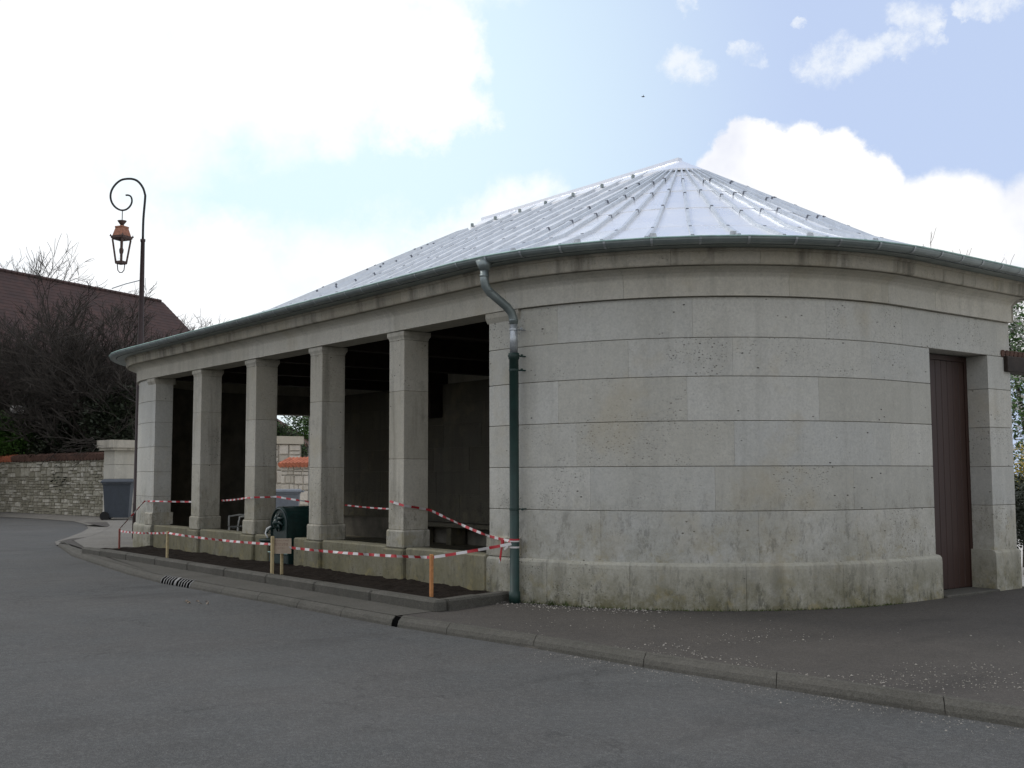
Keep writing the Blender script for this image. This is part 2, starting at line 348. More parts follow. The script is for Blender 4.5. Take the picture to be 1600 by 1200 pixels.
M['bin2']=simple('grey_bin_plastic',(.13,.145,.165),.5,var=.12)
M['rubber']=simple('black_rubber',(.012,.012,.012),.8,var=.2)
M['pole']=simple('dark_red_brown_pole',(.030,.017,.016),.5,var=.3)
M['iron']=simple('black_iron',(.012,.013,.016),.5,var=.2)
M['copper']=simple('copper_lantern',(.30,.13,.075),.45,.5,var=.3,sc=14)
M['copper_dark']=simple('tarnished_copper',(.085,.055,.045),.55,.4,var=.3,sc=14)
M['white_pl']=simple('white_plastic',(.66,.68,.66),.45,var=.06)
M['tape_r']=simple('tape_red',(.40,.024,.032),.45,var=.12)
M['tape_w']=simple('tape_white',(.55,.53,.52),.45,var=.08)
M['stake']=simple('pale_wood_stake',(.42,.34,.19),.85,var=.2,sc=20)
M['stake_o']=simple('orange_wood_stake',(.46,.21,.08),.85,var=.2,sc=20)
M['stake_r']=simple('reddish_wood_stake',(.24,.085,.065),.85,var=.2,sc=20)
M['board']=simple('cardboard_sign',(.36,.29,.22),.9,var=.12,sc=12)
M['ink']=simple('faded_brown_ink',(.16,.085,.065),.9,var=.2)
M['grate']=simple('cast_iron_grate',(.17,.17,.165),.6,.3,var=.2,sc=20)
M['drain_shade']=simple('drain_shade_black',(.004,.004,.004),1.0,var=.2,spec=0.)  # near-black colour stands in for the shade inside the drains
M['pebble']=simple('pale_pebbles',(.25,.235,.205),.9,var=.4,sc=9)
M['dry_leaf']=simple('dry_leaves',(.22,.17,.12),.9,var=.3)
M['weed']=simple('weeds_green',(.055,.075,.02),.8,var=.4)
def f(t,b):
    b.inputs['Base Color'].default_value=(.9,.93,.95,1); b.inputs['Roughness'].default_value=.12; b.inputs['Transmission Weight'].default_value=1.0; b.inputs['IOR'].default_value=1.02; b.inputs['Alpha'].default_value=.55
M['glass']=mat('lantern_glass',f)
# ------------------------------------------------------------------ building outline
RW=3.665; AX=-12.544; X1=11.78; X2=24.33; YS=AX+RW; YB=-15.34; XN=X1-RW; XF=X2+RW
ARC=RW*math.pi/2; FL=AX-YB; S_A=ARC; S_C=ARC+FL; S_D=S_C+(XF-XN); S_F=-(X2-X1); S_FA=S_F-ARC; S_FC=S_FA-FL
PER=S_D-S_FC
def PO(s,o=0.0):
    while s>S_D+1e-6: s-=PER
    while s<S_FC-1e-6: s+=PER
    e=1e-6
    if abs(s-S_C)<e: return Vector((XN-o,YB-o,0))
    if abs(s-S_D)<e or abs(s-S_FC)<e: return Vector((XF+o,YB-o,0))
    if s>S_C: return Vector((XN+(s-S_C),YB-o,0))
    if s>S_A: return Vector((XN-o,AX-(s-S_A),0))
    if s>0: a=s/RW; return Vector((X1-(RW+o)*math.sin(a),AX+(RW+o)*math.cos(a),0))
    if s>=S_F: return Vector((X1-s,YS+o,0))
    if s>=S_FA: a=(S_F-s)/RW; return Vector((X2+(RW+o)*math.sin(a),AX+(RW+o)*math.cos(a),0))
    return Vector((XF+o,AX-(S_FA-s),0))
def samples(s0,s1,step=.12):
    L=[s0]; br=[q for q in (S_FC,S_FA,S_F,0,S_A,S_C,S_D) if s0+1e-5<q<s1-1e-5]
    pts=[s0]+br+[s1]
    for a,b in zip(pts[:-1],pts[1:]):
        mid=(a+b)/2; arc=(0<mid<S_A) or (S_FA<mid<S_F)
        n=max(1,int(math.ceil((b-a)/step))) if arc else 1
        L+= [a+(b-a)*k/n for k in range(1,n+1)]
    return L
def extrude(mb,s0,s1,prof,gap=0.0,cham=0.0,back=None,step=.12,mi=0,caps=True):
    """prof: list of (offset,z) front points from bottom to top; back: offset of the rear face."""
    s0+=gap; s1-=gap
    ss=samples(s0,s1,step)
    if cham: ss=[s0,s0+cham]+[q for q in ss if s0+cham*1.5<q<s1-cham*1.5]+[s1-cham,s1]
    full=list(prof)
    if back is not None: full=[(back,prof[0][1])]+full+[(back,prof[-1][1])]
    n=len(full); vs=[];fs=[]
    for i,s in enumerate(ss):
        adj=-cham*.6 if (cham and i in(0,len(ss)-1)) else 0
        for (o,z) in full:
            q=PO(s,o+(adj if o!=back else 0)); vs.append((q.x,q.y,z))
    for i in range(len(ss)-1):
        for k in range(n):
            if back is None and k==n-1: continue
            j=(k+1)%n; fs.append((i*n+k,i*n+n+k,i*n+n+j,i*n+j))
    if caps and back is not None:
        fs.append(tuple(range(n))); fs.append(tuple((len(ss)-1)*n+k for k in range(n-1,-1,-1)))
    mb.add(vs,fs,mi)
def course(z0,z1,o=0.0,c=.005,g=.0032): return [(o-c,z0+g),(o,z0+g+c),(o,z1-g-c),(o-c,z1-g)]
WH=empty('wash_house',(X1,AX,0),'pale limestone wash house with curved end wall, colonnade and zinc roof','wash house')
def part(mb,name,m,parent=WH,smooth=False): return mb.build(name,m,parent,smooth)
# px to arc length on the near curved wall
PXA=[(768,0),(852,15),(962,30),(1085,45),(1211,60),(1322,75),(1406,90)]
def s_of(px):
    for (a,b),(c,d) in zip(PXA[:-1],PXA[1:]):
        if px<=c: return RW*R_(b+(d-b)*(px-a)/(c-a))
    return S_A+(px-1406)/(1583-1406)*FL
Z=[-.12,.545,1.162,1.694,2.235,2.769,3.237,3.73]
D0,D1=S_A+.748,S_A+2.192   # door
FD1,FD0=S_FA-.748,S_FA-2.192
PIER=-.05; P6=-(23.92-X1)
# wall core (behind the facing stones)
def core(s0,s1,z0,z1,name='wall_core',o=-.014,b=-.40,m=None):
    mb=MB(); extrude(mb,s0,s1,[(o,z0),(o,z1)],back=b); return part(mb,name,[m or M['core']])
core(PIER+.02,D0-.02,-.12,3.76); core(D1+.02,S_D,-.12,3.76); core(S_FC,FD0-.02,-.12,3.76); core(FD1+.02,P6-.02,-.12,3.76)
core(D0-.021,D1+.021,3.26,3.759,o=-.032,b=-.398); core(FD0-.021,FD1+.021,3.26,3.759,o=-.032,b=-.398)
core(P6-.02,PIER+.02,3.775,3.99,o=-.06,b=-.38)
mb=MB()
core_all=MB(); extrude(core_all,S_FC,S_D,[(-.02,3.762),(-.02,4.24)],back=-.38); part(core_all,'wall_core',[M['core']])
# facing stones
jt={1:[940,1183,1335],2:[925,1116,1332],3:[905,1147,1390],4:[875,1075,1280],5:[985,1147,1362],6:[875,1085,1295,1415,1562]}
meshes={}
def stones(k,ss,m,o=0.0,back=-.385,hg=.0008):
    for a,b in zip(ss[:-1],ss[1:]):
        q=MB(); extrude(q,a,b,course(Z[k],Z[k+1],o),gap=hg,cham=.002,back=back,step=.13); part(q,'stone_block',M['stone'])
for k in range(1,7):
    js=[s_of(q) for q in jt[k]]
    if k<6:
        stones(k,[PIER]+js+[D0],M['stone']); stones(k,[D1,S_C-.0],M['stone'])
        fj=[P6-.9-.5*(k%2),P6-2.3-.4*(k%2),P6-3.9-.4*(k%2)]; stones(k,[FD1]+sorted(fj)+[P6],M['stone']); stones(k,[S_FC,FD0],M['stone'])
    else:
        stones(k,[PIER]+js+[S_C],M['stone']); stones(k,[S_FC,S_FC+2.6]+[S_FA,S_FA+1.6,S_FA+3.4,S_FA+4.9]+[P6],M['stone'])
# plinth stones with weathered shoulder
pl=[(.055,-.12),(.055,.475),(.050,.515),(.034,.540),(.004,.552),(-.02,.556)]
def plinths(ss):
    for a,b in zip(ss[:-1],ss[1:]):
        q=MB(); extrude(q,a,b,pl,gap=.0015,cham=.004,back=-.385,step=.13); part(q,'plinth_stone',M['plinth'])
plinths([PIER-.0,s_of(858),s_of(985),s_of(1160),s_of(1308),D0+.06]); plinths([D1-.06,S_C]); plinths([S_FC,FD0+.06]); plinths([FD1-.06,S_FA+1.2,S_FA+2.6,S_FA+4.0,P6])
# door reveals: jamb stones
def jamb(s,sgn):
    for k in range(1,6):
        pass
# frieze, cavetto and corona
fr=[(.045,3.733),(.052,3.745),(.052,3.955),(.060,3.975),(.088,4.01),(.135,4.04),(.205,4.062),(.235,4.066)]
fr2=[(.052,3.736),(.052,3.955),(.060,3.975),(.088,4.01),(.135,4.04),(.205,4.062),(.235,4.066)]
def run(ss,prof,name,m,back):
    for a,b in zip(ss[:-1],ss[1:]):
        q=MB(); extrude(q,a,b,prof,gap=.0012,cham=.003,back=back,step=.13); part(q,name,m)
cols=[-(X1*0+13.92+2.5*i+.205-X1) for i in range(4)]   # pillar centres as arc lengths
fjs=[S_FC,S_FA-.9,S_FA+.9,S_FA+2.6,S_FA+4.4]+sorted([P6-.3]+cols)+[.35,s_of(980),s_of(1235),s_of(1388),s_of(1460)]+[S_C]
run(fjs,fr2,'frieze_stone',M['frieze'],-.385)
cjs=[S_FC]; s=S_FC
while s<S_C-1.6: s+=random.uniform(.85,1.3); cjs.append(s)
cjs.append(S_C)
co=[(.238,4.074),(.262,4.074),(.275,4.080),(.285,4.10),(.290,4.15),(.292,4.225),(.318,4.236),(.325,4.262)]
run(cjs,co,'corona_stone',M['cornice'],-.3)
q=MB(); extrude(q,S_C,S_D,fr2,back=-.41); part(q,'frieze_stone',M['frieze'])
q=MB(); extrude(q,S_C,S_D,co,back=-.3); part(q,'corona_stone',M['cornice'])
# inner lining stones on the back wall and the curved ends
for k in range(1,7):
    s=S_C+.5+.5*(k%2)
    while s<S_D-.6:
        e=min(s+random.uniform(1.1,1.7),S_D-.45)
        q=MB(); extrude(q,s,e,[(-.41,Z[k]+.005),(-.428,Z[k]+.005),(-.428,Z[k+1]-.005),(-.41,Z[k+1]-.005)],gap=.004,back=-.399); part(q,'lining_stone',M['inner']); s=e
# pillars
def pillar(x0,x1,y0=YS,y1=YS-.43):
    g=.0012
    core_=MB(); core_.box((x0+.01,y1+.01,-.1),(x1-.01,y0-.01,3.72)); p=part(core_,'pillar',M['mortar'])
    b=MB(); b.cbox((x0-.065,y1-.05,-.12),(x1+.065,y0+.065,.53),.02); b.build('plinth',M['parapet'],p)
    b=MB(); b.cbox((x0-.03,y1-.03,.532),(x1+.03,y0+.03,.80),.022); b.build('base',M['pillar'],p)
    zz=[.802,random.uniform(1.6,1.85),random.uniform(2.6,2.95),3.60]
    for a,c in zip(zz[:-1],zz[1:]): b=MB(); b.cbox((x0,y1,a+g),(x1,y0,c-g),.006); b.build('stone_block',M['pillar'],p)
    b=MB(); prof=[(0,3.602),(.004,3.630),(.026,3.668),(.026,3.728)]
    vs=[];fs=[]
    for o,z in prof: vs+=[(x0-o,y1-o,z),(x1+o,y1-o,z),(x1+o,y0+o,z),(x0-o,y0+o,z)]
    for i in range(3):
        for k in range(4): j=(k+1)%4; fs.append((i*4+k,i*4+j,i*4+4+j,i*4+4+k))
    fs+=[(3,2,1,0),(12,13,14,15)]; b.add(vs,fs); b.build('capital',M['pillar'],p)
for i in range(4): pillar(13.92+2.5*i,13.92+2.5*i+.41)
# pier ends: base and capital on the two solid piers
for (a,b_) in ((PIER-.0,.56),(P6-.41,P6)):
    q=MB(); extrude(q,a-.03,b_+.0,[(.028,.56),(.028,.79),(.0,.815)],back=-.44); part(q,'pier_base',M['pillar'])
    q=MB(); extrude(q,a-.035,b_,[(.0,3.60),(.035,3.665),(.035,3.731)],back=-.44); part(q,'capital',M['pillar'])
# low parapet slabs between pillars (the slab by the fountain is cut short)
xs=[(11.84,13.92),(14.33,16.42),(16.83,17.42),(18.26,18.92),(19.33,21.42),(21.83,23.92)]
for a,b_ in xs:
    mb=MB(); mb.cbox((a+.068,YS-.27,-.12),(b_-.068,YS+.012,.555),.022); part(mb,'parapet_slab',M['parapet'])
# lintel soffit stones between pillars are the frieze blocks; inner wooden wall plate
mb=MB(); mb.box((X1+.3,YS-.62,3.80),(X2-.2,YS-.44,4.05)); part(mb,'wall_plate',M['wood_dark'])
# floor and ceiling
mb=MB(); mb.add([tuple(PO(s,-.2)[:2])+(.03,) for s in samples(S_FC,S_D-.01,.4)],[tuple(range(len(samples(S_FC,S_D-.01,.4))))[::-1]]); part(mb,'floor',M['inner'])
def ytop(x):
    r=RW-.5; dx=(X1-x) if x<X1 else ((x-X2) if x>X2 else 0)
    return AX+math.sqrt(max(r*r-dx*dx,0.01))
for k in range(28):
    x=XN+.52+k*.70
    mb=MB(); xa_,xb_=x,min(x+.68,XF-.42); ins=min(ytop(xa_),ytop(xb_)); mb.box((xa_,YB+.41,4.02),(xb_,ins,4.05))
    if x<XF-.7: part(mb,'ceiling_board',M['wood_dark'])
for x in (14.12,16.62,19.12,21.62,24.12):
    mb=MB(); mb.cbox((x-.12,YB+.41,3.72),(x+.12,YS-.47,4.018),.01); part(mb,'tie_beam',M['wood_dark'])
# doors
def door(x,y0,y1,z1,opened=False):
    d=MB(); sx=-1 if x<15 else 1
    d.box((x-.03,y0+.0,.03),(x+.03,y0+.07,z1)); d.box((x-.03,y1-.07,.03),(x+.03,y1,z1)); d.box((x-.03,y0+.071,z1-.07),(x+.03,y1-.071,z1))
    dr=part(d,'door',M['door'])
    if not opened:
        n=9; w_=(y1-y0-.142)/n
        for i in range(n):
            b=MB(); a=y0+.071+i*w_; b.cbox((x-.022,a+.003,.04),(x+.022,a+w_-.003,z1-.072),.006); b.build('plank',M['door'],dr)
        b=MB(); b.tube([(x-.03,y1-.16,1.10),(x-.075,y1-.16,1.10),(x-.075,y1-.16,1.02)],.010,6); b.build('handle',M['iron'],dr)
    return dr
yd0,yd1=AX-2.192,AX-.748
door(XN+.34,yd0+.004,yd1-.004,3.225)
mb=MB(); mb.cbox((XN-.10,yd0+.062,-.1),(XN+.42,yd1-.062,.035),.012); part(mb,'door_sill',M['kerb'])
# ------------------------------------------------------------------ roof
ZA=6.40; RK=3.2; ZK=4.70; RE=4.185; ZE=4.33; XA2=16.8; XC2=19.0
YBE=YB-.52
def clampy(P,A):
    if P.y<YBE:
        t=(A.y-YBE)/(A.y-P.y); return A+(P-A)*t
    return P
gens=[]   # (top, kink, eave)
A1=Vector((X1,AX,ZA)); A2=Vector((XA2,AX,ZA))
def gen(A,cx,ang,dx=0):
    d=Vector((math.sin(ang),math.cos(ang),0)); c=Vector((cx,AX,0))
    K=c+d*RK+Vector((dx,0,ZK)); Ev=c+d*RE+Vector((dx,0,ZE))
    if Ev.y<YBE:
        f_=(AX-YBE)/(AX-K.y) if K.y<YBE else 1
        if K.y<YBE: K=clampy(K,A); Ev=K+Vector((0,-.01,-.01))
        else: Ev=K+(Ev-K)*((K.y-YBE)/(K.y-Ev.y))
    return (A,K,Ev)
n_arc=12
for i in range(0,2*n_arc+1): gens.append(gen(A1,X1,-math.pi+ math.pi*i/(2*n_arc)))   # from the back round to the street side
front0=len(gens)-1
ns=9
for i in range(1,ns+1): x=X1+(XA2-X1)*i/ns; gens.append(gen(Vector((x,AX,ZA)),x,0))
for i in range(1,5): x=XA2+(XC2-XA2)*i/4; gens.append(gen(A2,x,0))
for i in range(1,2*n_arc+1): gens.append(gen(A2,XC2,math.pi*i/(2*n_arc)))
for i in range(1,5): x=XC2-(XC2-XA2)*i/4; gens.append(gen(A2,x,math.pi))
for i in range(1,ns): x=XA2-(XA2-X1)*i/ns; gens.append(gen(Vector((x,AX,ZA)),x,math.pi))
gens.append(gens[0])
NG=len(gens)
def lerp(a,b,t): return a+(b-a)*t
# the main apex cap radius
for i in range(NG-1):
    a,b=gens[i],gens[i+1]
    rows=[0,.22,.48,.74,1.0]
    visible=True
    off=Vector((0,0,0))
    for j in range(4):
        q=MB(); lap=.010*(1 if j else 0)
        p=[lerp(a[0],a[1],rows[j]),lerp(b[0],b[1],rows[j]),lerp(b[0],b[1],rows[j+1]+(.008 if j<3 else 0)),lerp(a[0],a[1],rows[j+1]+(.008 if j<3 else 0))]
        p[0]=p[0]-Vector((0,0,.004)); p[1]=p[1]-Vector((0,0,.004)); p[2]=p[2]+Vector((0,0,.006)); p[3]=p[3]+Vector((0,0,.006))
        if (p[0]-p[1]).length<1e-4: q.add([p[0],p[2],p[3],p[2]-Vector((0,0,.012)),p[3]-Vector((0,0,.012))],[(0,2,1),(2,4,3,1)])
        else: q.add([*p,p[2]-Vector((0,0,.012)),p[3]-Vector((0,0,.012))],[(3,2,1,0),(5,4,2,3)])
        part(q,'zinc_sheet',M['zinc'])
    q=MB(); k0,k1,e0,e1=a[1],b[1],a[2],b[2]; u=Vector((0,0,.003))
    q.add([k0+u,k1+u,e1+u,e0+u,e1-Vector((0,0,.04)),e0-Vector((0,0,.04))],[(3,2,1,0),(5,4,2,3)]); part(q,'zinc_sheet',M['zinc'])
def batten(P,Q,w0,w1,h,mb):
    d=(Q-P); side=d.cross(Vector((0,0,1))).normalized(); up=side.cross(d).normalized()
    if up.z<0: up=-up
    vs=[]
    for X,w_ in ((P,w0),(Q,w1)):
        vs+=[X-side*w_,X-side*w_*.8+up*h,X+side*w_*.8+up*h,X+side*w_]
    mb.add(vs,[(0,1,5,4),(1,2,6,5),(2,3,7,6),(4,5,6,7),(3,2,1,0)])
for i in range(NG-1):
    a=gens[i]; mb=MB(); top=.13 if (a[0]-A1).length<.01 or (a[0]-A2).length<.01 else .045
    P0=lerp(a[0],a[1],top)
    fan=top>.1
    batten(P0,a[1],.014 if fan else .024,.024,.046,mb); batten(a[1],lerp(a[1],a[2],.93),.025,.025,.047,mb)
    bt=part(mb,'roof_batten',M['batten'])
    # lapped cap ends (dark open ends) along each batten
    L=(a[1]-a[0]).length; off_=(i*.37)%1*.10
    for t in (.27+off_,.50+off_,.74+off_,.99):
        if t<top or (fan and t<.3): continue
        q=MB(); X=lerp(a[0],a[1],t); Y=lerp(a[0],a[1],min(t+.009,1.0)); w_=.022
        if t>.98: X=lerp(a[1],a[2],.28); Y=lerp(a[1],a[2],.31)
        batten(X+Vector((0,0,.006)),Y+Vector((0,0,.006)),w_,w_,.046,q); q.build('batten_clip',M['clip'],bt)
# cap over the apex and along the ridge
mb=MB(); vs=[A1+Vector((0,0,.05))]; nn=24
for k in range(nn+1):
    t=-math.pi-0.0+math.pi*k/nn; d=Vector((math.sin(t),math.cos(t),0)); r=.50; vs.append(Vector((X1,AX,0))+d*r+Vector((0,0,ZA-r*(ZA-ZK)/RK+.055)))
base=len(vs)
for k in range(nn+1): vs.append(vs[1+k]-Vector((0,0,.03)))
mb.add(vs,[(0,1+k,2+k) for k in range(nn)]+[(1+k,base+k,base+k+1,2+k) for k in range(nn)]); part(mb,'apex_cap',M['zinc'])
sl=(ZA-ZK)/RK
for a_,b_ in ((X1,X1+1.26),(X1+1.262,X1+2.52),(X1+2.522,X1+3.78),(X1+3.782,XA2+.1)):
    mb=MB(); w_=.30
    mb.add([(a_,AX-w_,ZA-w_*sl+.035),(b_,AX-w_,ZA-w_*sl+.035),(b_,AX-.05,ZA+.03),(a_,AX-.05,ZA+.03),(a_,AX-.045,ZA+.085),(b_,AX-.045,ZA+.085),(a_,AX+.045,ZA+.085),(b_,AX+.045,ZA+.085),(a_,AX+.05,ZA+.03),(b_,AX+.05,ZA+.03),(a_,AX+w_,ZA-w_*sl+.035),(b_,AX+w_,ZA-w_*sl+.035),(a_,AX+w_,ZA-w_*sl),(b_,AX+w_,ZA-w_*sl)],
      [(0,1,2,3),(3,2,5,4),(4,5,7,6),(6,7,9,8),(8,9,11,10),(10,11,13,12),(0,3,4,6,8,10),(1,11,9,7,5,2)]); part(mb,'ridge_cap',M['zinc'])
for k in range(7):
    x=12.5+k*.72; mb=MB(); mb.cbox((x-.02,AX+.29,ZA-.28*sl+.01),(x+.02,AX+.34,ZA-.28*sl+.075),.006); part(mb,'ridge_bracket',M['gutter'])
# low roof deck around the steep part
mb=MB(); ss=samples(S_FC,S_D,.25)[:-1]
mb2=[];fs=[]
for s in ss: q=PO(s,.515); mb2.append((q.x,q.y,ZE-.012))
for s in ss: q=PO(s,.15); mb2.append((q.x,q.y,ZE+.125))
n=len(ss)
for i in range(n): j=(i+1)%n; fs.append((i,j,n+j,n+i))
fs.append(tuple(range(n,2*n)))
for s in ss: q=PO(s,.515); mb2.append((q.x,q.y,ZE-.06))
for i in range(n): j=(i+1)%n; fs.append((2*n+i,2*n+j,j,i))
mb.add(mb2,fs); part(mb,'roof_deck',M['zinc'])
# soffit board under the eave
mb=MB(); extrude(mb,S_FC,S_D,[(.24,4.264),(.50,4.264),(.50,4.29)],back=.2,step=.25,caps=False); part(mb,'eave_board',M['gutter'])
# snow guards: small bent tabs near the gutter
s=-7.0
k=0
while s<S_C:
    a=PO(s,.36); b=PO(s+.05,.36); d=(b-a).normalized(); nrm=(PO(s,1)-PO(s,0)).normalized()
    z=ZE+.04; mb=MB()
    mb.add([a-d*.055+Vector((0,0,z)),a+d*.055+Vector((0,0,z)),a+d*.035+Vector((0,0,z+.085))-nrm*.01,a-d*.035+Vector((0,0,z+.085))-nrm*.01,
            a-d*.055+Vector((0,0,z))-nrm*.03,a+d*.055+Vector((0,0,z))-nrm*.03,a+d*.035+Vector((0,0,z+.085))-nrm*.025,a-d*.035+Vector((0,0,z+.085))-nrm*.025],[(0,1,2,3),(5,4,7,6),(3,2,6,7),(1,5,6,2),(4,0,3,7)])
    part(mb,'snow_guard',M['galv']); s+=.86
# gutter: short straight sections with straps
def gutter():
    s=S_FC+.3; L=[]
    while s<S_C: L.append(s); s+=.475
    L=[S_FC]+L+[S_C,S_C+.9,S_C+3]
    def ring(s,r,zc=ZE+.002,o=.585):
        out=[]
        for k in range(9):
            t=math.pi*k/8; q=PO(s,o+r*math.cos(t)); out.append((q.x,q.y,zc-r*.95*math.sin(t)))
        return out
    for a,b in zip(L[:-1],L[1:]):
        R0=ring(a,.078);R1=ring(b,.078); r0=ring(a,.073);r1=ring(b,.073)
        mb=MB(); n=9; mb.add(R0+R1+r0+r1,[(k,k+1,n+k+1,n+k) for k in range(8)]+[(2*n+k+1,2*n+k,3*n+k,3*n+k+1) for k in range(8)]+[(0,n,3*n,2*n),(8,2*n+8,3*n+8,n+8)])
        g=part(mb,'gutter_section',M['gutter'],smooth=False)
        # rolled verdigris lip
        m2=MB(); p0=PO(a,.585+.078);p1=PO(b,.585+.078); m2.tube([(p0.x,p0.y,ZE+.003),(p1.x,p1.y,ZE+.003)],.0105,6); m2.build('rolled_lip',M['verdigris'],g)
        # strap at the start
        e=.012; m3=MB(); qa=[ring(a-e,.085),ring(a+e,.085)]; m3.add(qa[0]+qa[1],[(k,k+1,n+k+1,n+k) for k in range(8)]); m3.build('strap',M['galv'],g)
gutter()
# downpipe at the start of the curve
sp=.50
q0=PO(sp,.585)
mb=MB()
def pz(o,z,s=sp): v=PO(s,o); return Vector((v.x,v.y,z))
dp=MB(); dp.tube([pz(.585,4.29),pz(.585,4.17)],[.115,.062],14); hop=part(dp,'downpipe',M['gutter'],smooth=True)
S2=.60
b=MB(); b.tube([pz(.585,4.175),pz(.585,4.05),pz(.57,3.98,.50),pz(.50,3.90,.51),pz(.36,3.80,.55),pz(.26,3.73,.575),pz(.20,3.66,.595),pz(.17,3.58,S2),pz(.165,3.52,S2)],.056,14); b.build('swan_neck',M['gutter'],hop,True)
b=MB(); b.tube([pz(.165,3.53,S2),pz(.165,3.14,S2)],.052,14); b.build('zinc_length',M['galv'],hop,True)
for z_ in (4.10,3.92,3.565): 
    o_,s_={4.10:(.585,sp),3.92:(.515,.508),3.565:(.168,S2)}[z_]
    b=MB(); b.tube([pz(o_,z_+.014,s_),pz(o_,z_-.014,s_)],.060,14); b.build('collar',M['gutter'],hop,True)
b=MB(); b.tube([pz(.165,3.145,S2),pz(.165,3.07,S2),pz(.165,3.065,S2),pz(.165,.15,S2),pz(.165,.145,S2),pz(.165,.0,S2)],[.070,.070,.060,.060,.072,.072],16); b.build('cast_iron_length',M['green'],hop,True)
for z_,m_ in ((3.45,'galv'),(3.11,'green'),(2.93,'green'),(1.17,'green')):
    b=MB(); b.tube([pz(.165,z_+.012,S2),pz(.165,z_-.012,S2)],.066 if z_<3.1 else (.078 if z_<3.2 else .058),14); b.tube([pz(.165,z_,S2),pz(-.005,z_,S2+.05)],.010,6); b.tube([pz(.15,z_,S2+.105),pz(.15,z_,S2+.125)],.016,6); b.build('pipe_clip',M[m_],hop)
# lean-to canopy beam at the right-hand corner
LB=empty('lean_to_canopy',(9.0,YB-1.0,0),'black timber beam of a lean-to with small mossy tiles, by the right-hand corner pier','canopy')
mb=MB(); mb.cbox((XN-.06,YB-2.6,3.03),(XN+.18,YB+.17,3.25),.01); mb.build('beam',M['wood_dark'],LB)
for k in range(24):
    y=YB+.20-k*.115; mb=MB(); mb.tube([(XN-.02,y,3.285),(XN+.45,y,3.37)],[.050,.045],8); mb.build('roof_tile',M['tile_dark'],LB)
mb=MB(); mb.cbox((XN-.04,YB-2.58,0),(XN+.16,YB-2.40,3.03),.01); mb.build('post',M['wood_dark'],LB)
# ------------------------------------------------------------------ ground
def sheet(name,pts,z,m,kind='structure'):
    mb=MB(); mb.add([(p[0],p[1],z) for p in pts],[tuple(range(len(pts)))]); 
    a=sum(pts[i][0]*pts[(i+1)%len(pts)][1]-pts[(i+1)%len(pts)][0]*pts[i][1] for i in range(len(pts)))
    if a<0: mb.f=[tuple(reversed(f)) for f in mb.f]
    o=mb.build(name,m); o['kind']=kind; return o
sheet('ground',[(-600,-600),(600,-600),(600,600),(-600,600)],-.14,M['grass_ground'])
ZR=-.10
# road edge line (foot of the sloped kerb), sorted along x
OUT=sorted([tuple(G(x,y,ZR)[:2]) for x,y in [(88,852),(112,869),(150,882),(200,898),(250,911),(300,920),(362,932),(425,943),(550,967),(620,980),(697,992),(833,1013),(1005,1043),(1213,1076),(1477,1118),(1600,1138)]]+[(-14,-10.2),(-6,-8.9),(-1,-7.75)])
FARC=[tuple(G(x,y,ZR)[:2]) for x,y in [(86,847),(104,841),(128,832),(138,826),(135,820),(115,815),(60,811),(0,808),(-160,806)]]
def qpt(line,x):
    for (a,b),(c,d) in zip(line[:-1],line[1:]):
        if a<=x<=c: return b+(d-b)*(x-a)/(c-a)
    return line[-1][1]
sheet('road',[(-40,-11)]+OUT+FARC+[(120,15),(120,60),(-40,60)],ZR,M['road'])
XK=OUT[-1][0]
sheet('pavement',[(-14,-10.3)]+[(x,y-.10) for x,y in OUT[1:]]+[(XK+1.0,-9.0),(XK+3,-11.4)]+[(40,-12.4),(40,-15.34),(8,-16.5),(-14,-18)],.002,M['pave'])
pth=[tuple(G(x,y,0)[:2]) for x,y in [(150,866),(92,853),(90,848),(108,842),(132,833),(142,827),(139,820),(115,813),(60,809),(0,806)]]
sheet('yard',[(8.0,-15.45),(60,-15.45),(60,-60),(-30,-60),(-2,-18),(6.0,-16.2)],.016,M['bright_yard'])
xs2=[11.0,12,13,14,15,16,17,18,19,20,21,22,23,24,XK-.6]
sheet('pavement',[(x,qpt(OUT,x)-.10) for x in xs2]+[(XK-.1,OUT[-1][1]-.06),(XK-.3,-8.3),(24.3,-7.75),(11.1,-7.6)],.007,M['kerb'])
# sloped kerb: stones following the road edge
KPR=[(0,ZR),(-.006,ZR+.030),(-.030,ZR+.068),(-.075,-.012),(-.105,.004),(-.150,.010),(-.155,-.05)]
def kdir(x):
    e=.05; return Vector((2*e,qpt(OUT,x+e)-qpt(OUT,x-e),0)).normalized()
def ksec(x,dx,lift=0.,slant=.10,prof=KPR):
    out_=[]
    for o,z in prof:
        X=x+dx-o*slant/.15; out_.append((X,qpt(OUT,X)+o,z+lift))
    return out_
ch=MB(); xs=[-13.5+.5*k for k in range(int((XK-.1+13.5)/.5))]
vs=[];n=0
for x in xs: vs+=ksec(x,0,-.022,0.)
ch.add(vs,[(i*7+k,i*7+k+1,i*7+8+k,i*7+7+k) for i in range(len(xs)-1) for k in range(6)])
ch=ch.build('kerb',M['render_dark']); ch['kind']='structure'
def kstone(a,b,name='kerb_stone',m=None,lift=0.,par=None):
    mb=MB(); nn_=max(1,int((b-a)/.35)); S=[ksec(a+(b-a)*k/nn_,(.004 if k==0 else (-.004 if k==nn_ else 0)),lift) for k in range(nn_+1)]
    vs=[q for z_ in S for q in z_]
    fs=[(i*7+k,i*7+k+1,i*7+8+k,i*7+7+k) for i in range(nn_) for k in range(6)]+[tuple(range(6,-1,-1)),tuple(nn_*7+k for k in range(7))]
    mb.add(vs,fs); return mb.build(name,m or M['kerb'],par or ch)
XS=G(618,979,ZR).x; XG0,XG1=G(301,919,ZR).x,G(251,911,ZR).x
JX=[G(x,y,ZR).x for x,y in [(1477,1118),(1213,1076),(1005,1043),(833,1013),(697,992)]]
